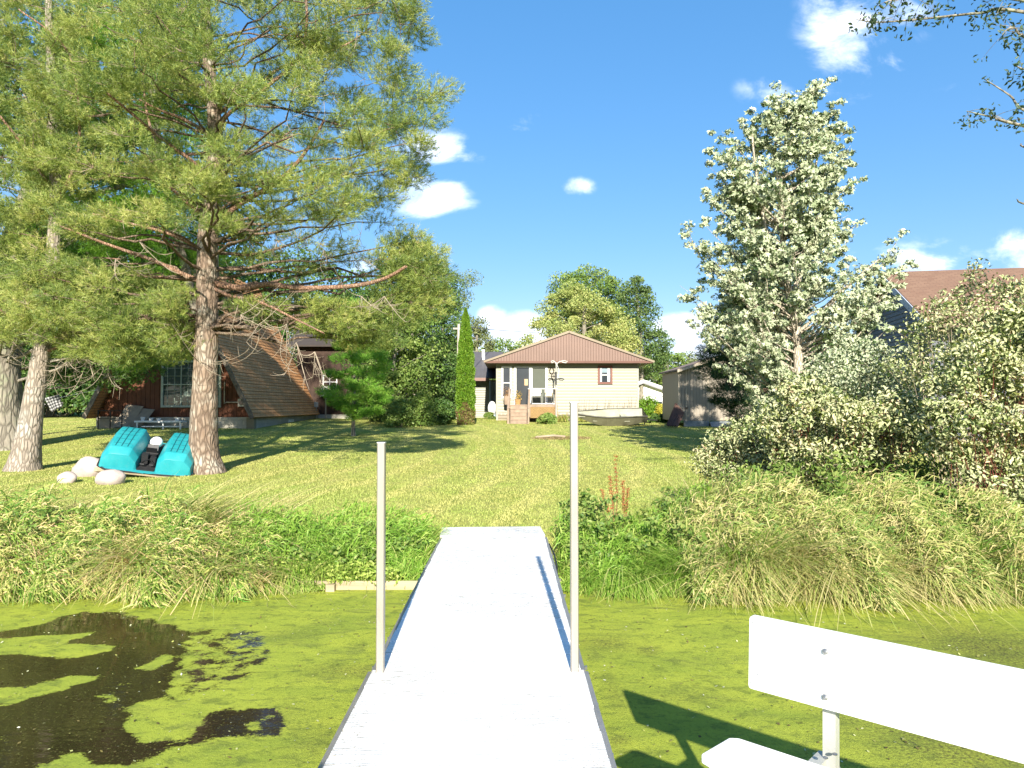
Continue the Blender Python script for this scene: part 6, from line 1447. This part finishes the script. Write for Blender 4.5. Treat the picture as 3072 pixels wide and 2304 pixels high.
# ------------------------------------------------------------------ jon boat
def jon_boat():
    Y = 35.2; xa, xb = X_(1722, Y), X_(1936, Y); Lb = xb-xa; zg = .76
    OL = m_plain('faded_olive_paint', (.115, .11, .07), .6, var=.25, scale=2.5); IN = m_plain('pale_boat_interior', (.34, .34, .26), .7, var=.2, scale=3)
    t = thing('jon_boat', 'flat olive jon boat lying tilted on the lawn in front of the cottage', 'boat', (0, 0, 0))
    WORLD_GEO[0] = False
    n = 15; outer = []; inner = []
    for i in range(n):
        u = i/(n-1); x = u*Lb; zb = .50*max(0, 1-u/.42)**1.7+.16*max(0, (u-.70)/.30)**1.5; w = .62*min(1, .12+u*1.9)**.7*(1 if u < .85 else 1-.05); h = .50+.08*max(0, 1-u/.3)
        outer.append([(x, -w, h), (x, -w*.80, zb), (x, w*.80, zb), (x, w, h)]); inner.append([(x, -w+.025, h-.002), (x, -w*.80+.025, zb+.03), (x, w*.80-.025, zb+.03), (x, w-.025, h-.002)])
    def sheet(secs, flip=False):
        mb = MB()
        for s in secs: mb.v += s
        for i in range(n-1):
            for j in range(3): a = i*4+j; f = (a, a+1, a+5, a+4); mb.f.append(f[::-1] if flip else f)
        return mb
    h = sheet(outer).add(outer[0], [(0, 1, 2, 3)]).add(outer[-1], [(3, 2, 1, 0)]).build('hull', OL, t)
    sheet(inner, True).add(inner[-1], [(0, 1, 2, 3)]).build('hull_lining', IN, t)
    for s in (0, 3): MB().tube([p[s] for p in outer], .032, 6).build('gunwale', m_plain('dark_olive_gunwale', (.04, .038, .025), .5), t)
    for u in (.30, .72):
        i = int(u*(n-1)); o = outer[i]; MB().box(o[0][0]-.14, o[0][0]+.14, o[0][1]+.04, o[3][1]-.04, o[0][2]-.26, o[0][2]-.24).build('seat', IN, t)
    MB().box(.02, .5, -.3, .3, .44, .47).build('bow_deck', IN, t)
    for u in (.3, .45, .6, .75):
        i = int(u*(n-1)); p = outer[i]; MB().beam((p[0][0], p[0][1]-.005, p[0][2]-.03), (p[1][0], p[1][1]-.005, p[1][2]+.03), .025, .012, up=(0, 1, 0)).build('side_rib', OL, t)
    WORLD_GEO[0] = True
    t.location = (xa, Y, zg+.25); t.rotation_euler = (math.radians(19), math.radians(-1.5), math.radians(4))
    k = thing('boat_trailer_frame', 'dark metal frame poking out behind the right end of the jon boat', 'frame', (xb, Y+.6, .9))
    MB().beam((xb-.6, Y+.6, 1.25), (xb+.75, Y+.7, 1.16), .06).build('rail', M['black_metal'], k)
    MB().beam((xb-.3, Y+.2, 1.1), (xb+.5, Y+1.1, 1.02), .05).build('rail', M['black_metal'], k)
    MB().tube([(xb+.05, Y+.5, .8), (xb+.05, Y+.5, 1.22)], .03, 6).build('leg', M['black_metal'], k)
jon_boat()

# ------------------------------------------------------------------ plants by the cottage, fire ring, sorrel, pole and wires
def bed():
    DL = m_leaf('daylily_leaf', [(0, (.16, .26, .05)), (.5, (.30, .34, .08)), (1, (.46, .36, .13))])
    for (xa, xb, nm, lab, col, h) in ((1712, 1912, 'daylily_bed', 'row of yellowing daylily leaves along the cottage wall behind the jon boat', DL, .42), (1628, 1700, 'daylily_bed', 'daylily leaves between the porch lattice and the boat', DL, .36)):
        n = 2600 if xb-xa > 100 else 900
        Yb = 39.1; x = rng.uniform(X_(xa, Yb), X_(xb, Yb), n); y = rng.uniform(38.6, 39.7, n); c = clump(x, y, 4)
        V, F, ow = blades(np.stack([x, y, gz(x, y)+.04], -1), (h+.2*c)*rng.uniform(.7, 1.2, n), rng.uniform(0, 6.3, n), rng.uniform(.1, .35, n), rng.uniform(.2, .7, n), rng.uniform(.03, .05, n), 4)
        tag(link(nm, mesh_np(nm, V, F, var=rng.random(n)[ow]), col), lab, 'plants', kind='stuff')
    bush('hosta_plant', 'broad green leaved plant in front of the porch lattice', 'plant', 1181, 910, 37.2, 48, 22, LEAF_MD, .22, per=60, n=24, asp=.5)
    bush('shrub', 'small weedy bush in the gap between the rear wing and the cottage', 'shrub', 1057, 905, 42.0, 26, 16, LEAF_MD, .12, per=90, n=14)
    # dry stalks
    n = 60; x = rng.uniform(X_(1730, 39.6), X_(1900, 39.6), n); A = np.stack([x, np.full(n, 39.5), gz(x, 39.5+0*x)], -1); B = A+np.stack([rng.normal(0, .1, n), 0*x, rng.uniform(.6, 1.3, n)], -1)
    V, F = tubes_np(bez(A, (A+B)/2, B, 3), np.full((n, 3), .006), 3); tag(link('dry_stalks', mesh_np('dry_stalks', V, F), m_plain('dry_brown_stalk', (.22, .14, .09), .9)), 'dry brown flower stalks standing against the lower cottage wall', 'plants', kind='stuff')
    # dead ring on the lawn
    c = W2(1213, 950, 27.0); n = 2600; a = rng.uniform(0, 6.28, n); r = np.sqrt(rng.random(n)); x = c[0]+r*np.cos(a)*1.15; y = 27+r*np.sin(a)*.75
    V, F, ow = blades(np.stack([x, y, gz(x, y)], -1), rng.uniform(.03, .10, n), rng.uniform(0, 6.3, n), rng.uniform(.02, .12, n), rng.uniform(.1, .8, n), rng.uniform(.012, .03, n), 2)
    tag(link('fire_ring_debris', mesh_np('fire_ring_debris', V, F, var=rng.random(n)[ow]), m_leaf('dry_ring_grass', [(0, (.22, .16, .08)), (.6, (.42, .30, .16)), (1, (.3, .32, .08))])), 'dry brown patch of twigs and weeds in the middle of the lawn', 'debris', kind='stuff')
    t = thing('log', 'thin grey log lying in the dry patch on the lawn', 'log', tuple(c)); MB().tube([(c[0]-1.0, 27.0, c[2]+.1), (c[0]-.3, 27.05, c[2]+.16), (c[0]+.15, 27.05, c[2]+.12)], .045, 7).build('stem', TWIG, t)
    # sorrel stalk
    s = thing('sorrel_plant', 'rust red dock seed stalks standing at the lawn edge right of the dock', 'plant', tuple(W2(1330, 1100, 9.4)*[1, 1, 0]+[0, 0, .35]))
    RS_ = m_leaf('rust_seed', [(0, (.30, .09, .03)), (1, (.50, .22, .09))]); P = []
    for x, top, bx in ((1330, 985, 1332), (1345, 1040, 1348), (1318, 1030, 1326), (1356, 1055, 1350), (1300, 1060, 1322)):
        a = W2(bx, 1100, 9.4); a[2] = .34; b = W2(x, top, 9.4); MB().tube([a, (a+b)/2+np.array([.01, 0, 0]), b], [.005, .004, .002], 5).build('stem', REDSTEM, s); P += [a*(1-f)+b*f for f in np.linspace(.35, 1, 12)]
    V, F, ow, v = leafcloud(np.array(P), np.full(len(P), .035), 26, .018, .7); link('seeds', mesh_np('seeds', V, F, var=v), RS_, s)['kind'] = 'stuff'
    # utility pole and line
    Yp = 38.3; a = W2(988, 885, Yp); b = W2(991, 700, Yp); p = thing('utility_pole', 'slim pale utility pole behind the column shrub', 'pole', (a[0], Yp, 1.3))
    MB().tube([(a[0], Yp, 1.2), (b[0], Yp, b[2])], [.085, .07], 8).build('pole', m_plain('pale_pole', (.42, .38, .34), .8), p)
    MB().box(a[0]-.25, a[0]+.25, Yp-.03, Yp+.03, b[2]-.3, b[2]-.2).build('cross_arm', m_plain('grey_arm', (.3, .28, .25), .8), p)
    q = [W2(x, y, Yp+(x-991)*.12) for x, y in ((991, 704), (1060, 712), (1190, 721), (1330, 725), (1440, 721), (1560, 711), (1700, 700))]
    tag(link('power_line', MB().tube(q, .022, 5).mesh('power_line'), m_plain('grey_cable', (.12, .12, .12), .6)), 'thin sagging power line crossing behind the cottage roof', 'cable')
    # clothes line with plaid cloth
    Yc = 29.0; A_ = W2(28, 875, Yc); B_ = W2(210, 842, Yc)
    tag(link('clothes_line', MB().tube([A_, (A_+B_)/2-np.array([0, 0, .05]), B_], .008, 5).mesh('clothes_line'), M['white_trim']), 'clothes line stretched between the trees at the left', 'line')
    m, nt, out = newmat('plaid_cloth'); tc = N(nt, 'ShaderNodeTexCoord'); ck = N(nt, 'ShaderNodeSeparateXYZ'); L(nt, tc.outputs['UV'], ck.inputs[0])
    fx = math_(nt, 'GREATER_THAN', math_(nt, 'FRACT', math_(nt, 'MULTIPLY', ck.outputs[0], 5)), .5); fy = math_(nt, 'GREATER_THAN', math_(nt, 'FRACT', math_(nt, 'MULTIPLY', ck.outputs[1], 5)), .5)
    cc = ramp(nt, math_(nt, 'MULTIPLY', math_(nt, 'ADD', fx, fy), .5), [(0, .34), (.5, .10), (1, .015)], 'CONSTANT'); cc.color_ramp.elements[1].position = .3; cc.color_ramp.elements[2].position = .8
    pbsdf(nt, out, cc.outputs[0], .9)
    nn = 9; V = []; F = []; uv = []
    c00, c10, c01, c11 = [W2(x, y, Yc-.02) for x, y in ((96, 860), (128, 852), (112, 890), (135, 878))]
    for j in range(nn):
        for i in range(nn):
            u, v = i/(nn-1), j/(nn-1); p = (c00*(1-u)+c10*u)*(1-v)+(c01*(1-u)+c11*u)*v; p = p+np.array([0, .05*math.sin(u*9)*v, 0]); V.append(p)
    F = [(j*nn+i, j*nn+i+1, (j+1)*nn+i+1, (j+1)*nn+i) for j in range(nn-1) for i in range(nn-1)]
    me = mesh_np('plaid_cloth', V, F, smooth=True); u_ = me.uv_layers.new(name='UVMap')
    for l in me.loops: k = l.vertex_index; u_.data[l.index].uv = ((k % nn)/(nn-1), (k//nn)/(nn-1))
    o = link('plaid_cloth', me, m); o.modifiers.new('thick', 'SOLIDIFY').thickness = .012; tag(o, 'black and white plaid cloth hanging from the clothes line at the left', 'cloth')
bed()

# ------------------------------------------------------------------ undergrowth on the banks
def matted(name, label, mat, n, xr, hf, dirv, ln, w, jit=.55, y0=7.12, dep=1.15, v0=(0, 1), ck=0):
    # short leaf blades matted over the front of a grass mound
    x = rng.uniform(*xr, n); th = rng.uniform(0, 1, n)**1.15*math.pi/2; H = hf(x, 8+0*x)*1.02
    dp = dep*(.8+.5*clump(x, 8.0+0*x, 1.9, ck)); yf = 7.47-(7.47-y0)*(.4+1.0*clump(x, 3+0*x, 3.3, ck+1)); y = yf+(1-np.cos(th))*dp+rng.exponential(.10, n); z = .04+.30*np.clip((y-7.5)/1.2, 0, 1)+H*np.sin(th)*rng.uniform(.75, 1.03, n)
    sw = clump(x*1.0, y+z*2, 2.7, ck+2)-.5
    d = np.array(dirv)[None]+rng.normal(size=(n, 3))*jit+np.stack([0*sw, 0*sw, sw*1.1-np.cos(th)*.55], -1); d = norm(d)
    l = (ln*rng.uniform(.5, 1.4, n))[:, None]; sd = norm(np.cross(d, rng.normal(size=(n, 3))*.6+[0, -1, .5]))*(w*rng.uniform(.6, 1.4, n))[:, None]/2
    P = np.stack([x, y, z], -1); m_ = P+d*l*.5+[0, 0, .015]; e = P+d*l+np.stack([0*x, 0*x, -l[:, 0]*.28], -1)
    for q in (m_, e): q[:, 2] = np.maximum(q[:, 2], .01)
    V = np.stack([P-sd*.6, P+sd*.6, m_+sd, m_-sd, e], 1).reshape(-1, 3); i = np.arange(n)[:, None]*5
    F = np.concatenate([i+[[0, 1, 2]], i+[[0, 2, 3]], i+[[3, 2, 4]]], 1).reshape(-1, 3)
    v = np.clip(v0[0]+(v0[1]-v0[0])*rng.random(n)+.35*(clump(x, z*2+y, 3.1, ck+4)-.45), 0, 1)
    tag(link(name, mesh_np(name, V, F, var=np.repeat(v, 3)), mat), label, 'grass', kind='stuff')
matted('canary_grass', 'matted windblown grass leaves covering the front of the far left bank', MIXG, 30000, (-8.5, -2.7), lambda x, y: .70*hl(x, y), (1.0, -.25, .1), .17, .012, y0=6.95, v0=(-.05, .9), jit=.7)
matted('bright_bank_grass', 'short matted bright green leaves on the front of the bank left of the dock', GREENG, 6500, (-3.3, -.93), lambda x, y: .8*hl(x, y), (.6, -.4, .5), .14, .011, y0=7.5, dep=1.0, v0=(-.05, .7), ck=3)
matted('bright_bank_grass', 'short matted bright green leaves on the front of the bank right of the dock', GREENG, 8000, (.58, 2.4), lambda x, y: .78*hr(x, y), (.3, -.4, .5), .14, .011, y0=7.2, dep=1.1, v0=(-.05, .8), ck=6)
matted('reed_grass', 'matted tan and green reed leaves covering the front of the right bank', TANG, 34000, (1.8, 6.2), lambda x, y: .85*hr(x, y), (.7, -.25, .35), .16, .011, y0=6.85, v0=(-.1, .85), ck=8, jit=.75)
grass_field('bright_bank_grass', 'green blades drooping over the seawall right beside the dock', GREENG, 3600, (.6, 2.3), (7.28, 7.6), lambda x, y: .12+.55*clump(x, y, 3.1)**1.5, lambda x, y: azf(x, y, -1.4, 2)*.6-.5, .7, (.6, 1.3), (.8, 1.6), (.008, .018), 5, basez=hang)
grass_field('bright_bank_grass', 'green blades drooping over the seawall left of the dock', GREENG, 1500, (-3.4, -1.9), (7.3, 7.6), lambda x, y: .08+.5*clump(x, y, 3.4)**2, lambda x, y: azf(x, y, -1.4, 2)*.6-.5, .7, (.6, 1.3), (.8, 1.5), (.008, .018), 5, basez=hang, varf=lambda x, y, v: .3+.7*v)
def bank_weeds(name, label, n, xr, yr, h, leaf, size, per, mask=None):
    x = rng.uniform(*xr, n); y = rng.uniform(*yr, n)
    k = clump(x, y, 2.4, 3) > .42; x, y = x[k], y[k]
    k = ~((x > -.95) & (x < .62)); x, y = x[k], y[k]
    z = np.where(y < 7.5, .05, gz(x, y)); P = np.stack([x, y, z+h*rng.uniform(.3, 1, len(x))], -1)
    V, F, ow, v = leafcloud(P, np.full(len(P), .09), per, size, .6, shape='fold', camside=.4, up=.6)
    A = P.copy(); A[:, 2] = z; V2, F2 = tubes_np(bez(A, (A+P)/2+rng.normal(size=P.shape)*.03, P, 4), np.full((len(P), 4), .0025), 3)
    V = np.concatenate([V, V2]); F = np.concatenate([F, F2+len(V)-len(V2)]); v = np.concatenate([v, np.full(len(F2), .4)])
    tag(link(name, mesh_np(name, V, F, var=v), leaf), label, 'weeds', kind='stuff')
bank_weeds('bank_weeds', 'small leaved yellow green weeds creeping over the timber seawall left of the dock', 420, (-3.9, -.95), (7.40, 7.75), .14, m_leaf('lime_weed_leaf', [(0, (.20, .32, .04)), (1, (.42, .48, .12))], trans=.3), .036, 16)
bank_weeds('bank_weeds', 'dark leafy weeds mixed into the bright grass left of the dock', 300, (-4.2, -.95), (7.6, 8.5), .26, LEAF_DWG, .05, 20)
bank_weeds('bank_weeds', 'leafy weeds mixed into the grass and reeds right of the dock', 620, (.62, 6.2), (7.4, 8.9), .55, LEAF_DWG, .055, 20)
bank_weeds('bank_weeds', 'leafy weeds poking out of the tan grass on the far left bank', 160, (-8, -4), (7.4, 8.2), .6, LEAF_DWG, .055, 18)
# broken stems lying on the pond surface at the foot of both banks
def floaters():
    n = 520; x = np.where(rng.random(n) < .5, rng.uniform(-7, -1.2, n), rng.uniform(.7, 6.5, n)); y = 7.35-np.abs(rng.normal(0, .28, n)); a = rng.uniform(0, 6.28, n)
    V, F, ow = blades(np.stack([x, y, np.full(n, .008)], -1), np.full(n, .012), a, rng.uniform(.05, .32, n), np.full(n, .9), rng.uniform(.004, .010, n), 3)
    tag(link('floating_stems', mesh_np('floating_stems', V, F, var=rng.random(n)[ow]), TANG), 'broken grass stems floating on the duckweed along both banks', 'debris', kind='stuff')
floaters()
# leafy tree shading the left side of the cabin
leaf_tree('maple_tree', 'low branched maple with sunlit leaf sprays hanging left of the cabin window', 'tree', 26.0, [(52, 915, 16), (66, 840, 15), (120, 700, 11), (205, 560, 6)],
     [([(60, 560), (330, 560), (345, 700), (330, 790), (280, 810), (230, 830), (140, 815), (60, 800), (40, 700)], 62, 24, .75, 260, .8, None)], BARK_GREY, LEAF_DK, .14, shape='star', branchang=.4)

# flecks of leaf and foam on the pond
def flecks():
    n = 3200; x = rng.uniform(-5.5, 5.5, n); y = 2.6+4.6*rng.random(n); k = (x < -.86) | (x > .52); x, y = x[k], y[k]; n = len(x)
    a = rng.uniform(0, 6.28, n); l = rng.uniform(.004, .014, n); w = l*rng.uniform(.3, .8, n); t = np.stack([np.cos(a), np.sin(a), rng.normal(0, .25, n)], -1); b = np.stack([-np.sin(a), np.cos(a), rng.normal(0, .25, n)], -1)
    C = np.stack([x, y, np.full(n, .007)], -1); V = np.stack([C-t*l[:, None], C+b*w[:, None], C+t*l[:, None], C-b*w[:, None]], 1).reshape(-1, 3)
    m = m_leaf('pond_fleck', [(0, (.05, .04, .015)), (.45, (.16, .13, .04)), (.7, (.36, .38, .10)), (.9, (.50, .50, .30)), (1, (.60, .60, .50))], trans=.1)
    tag(link('pond_flecks', mesh_np('pond_flecks', V, np.arange(4*n).reshape(-1, 4), var=rng.random(n)), m), 'brown and pale leaf flecks scattered over the duckweed and open water', 'debris', kind='stuff')
flecks()
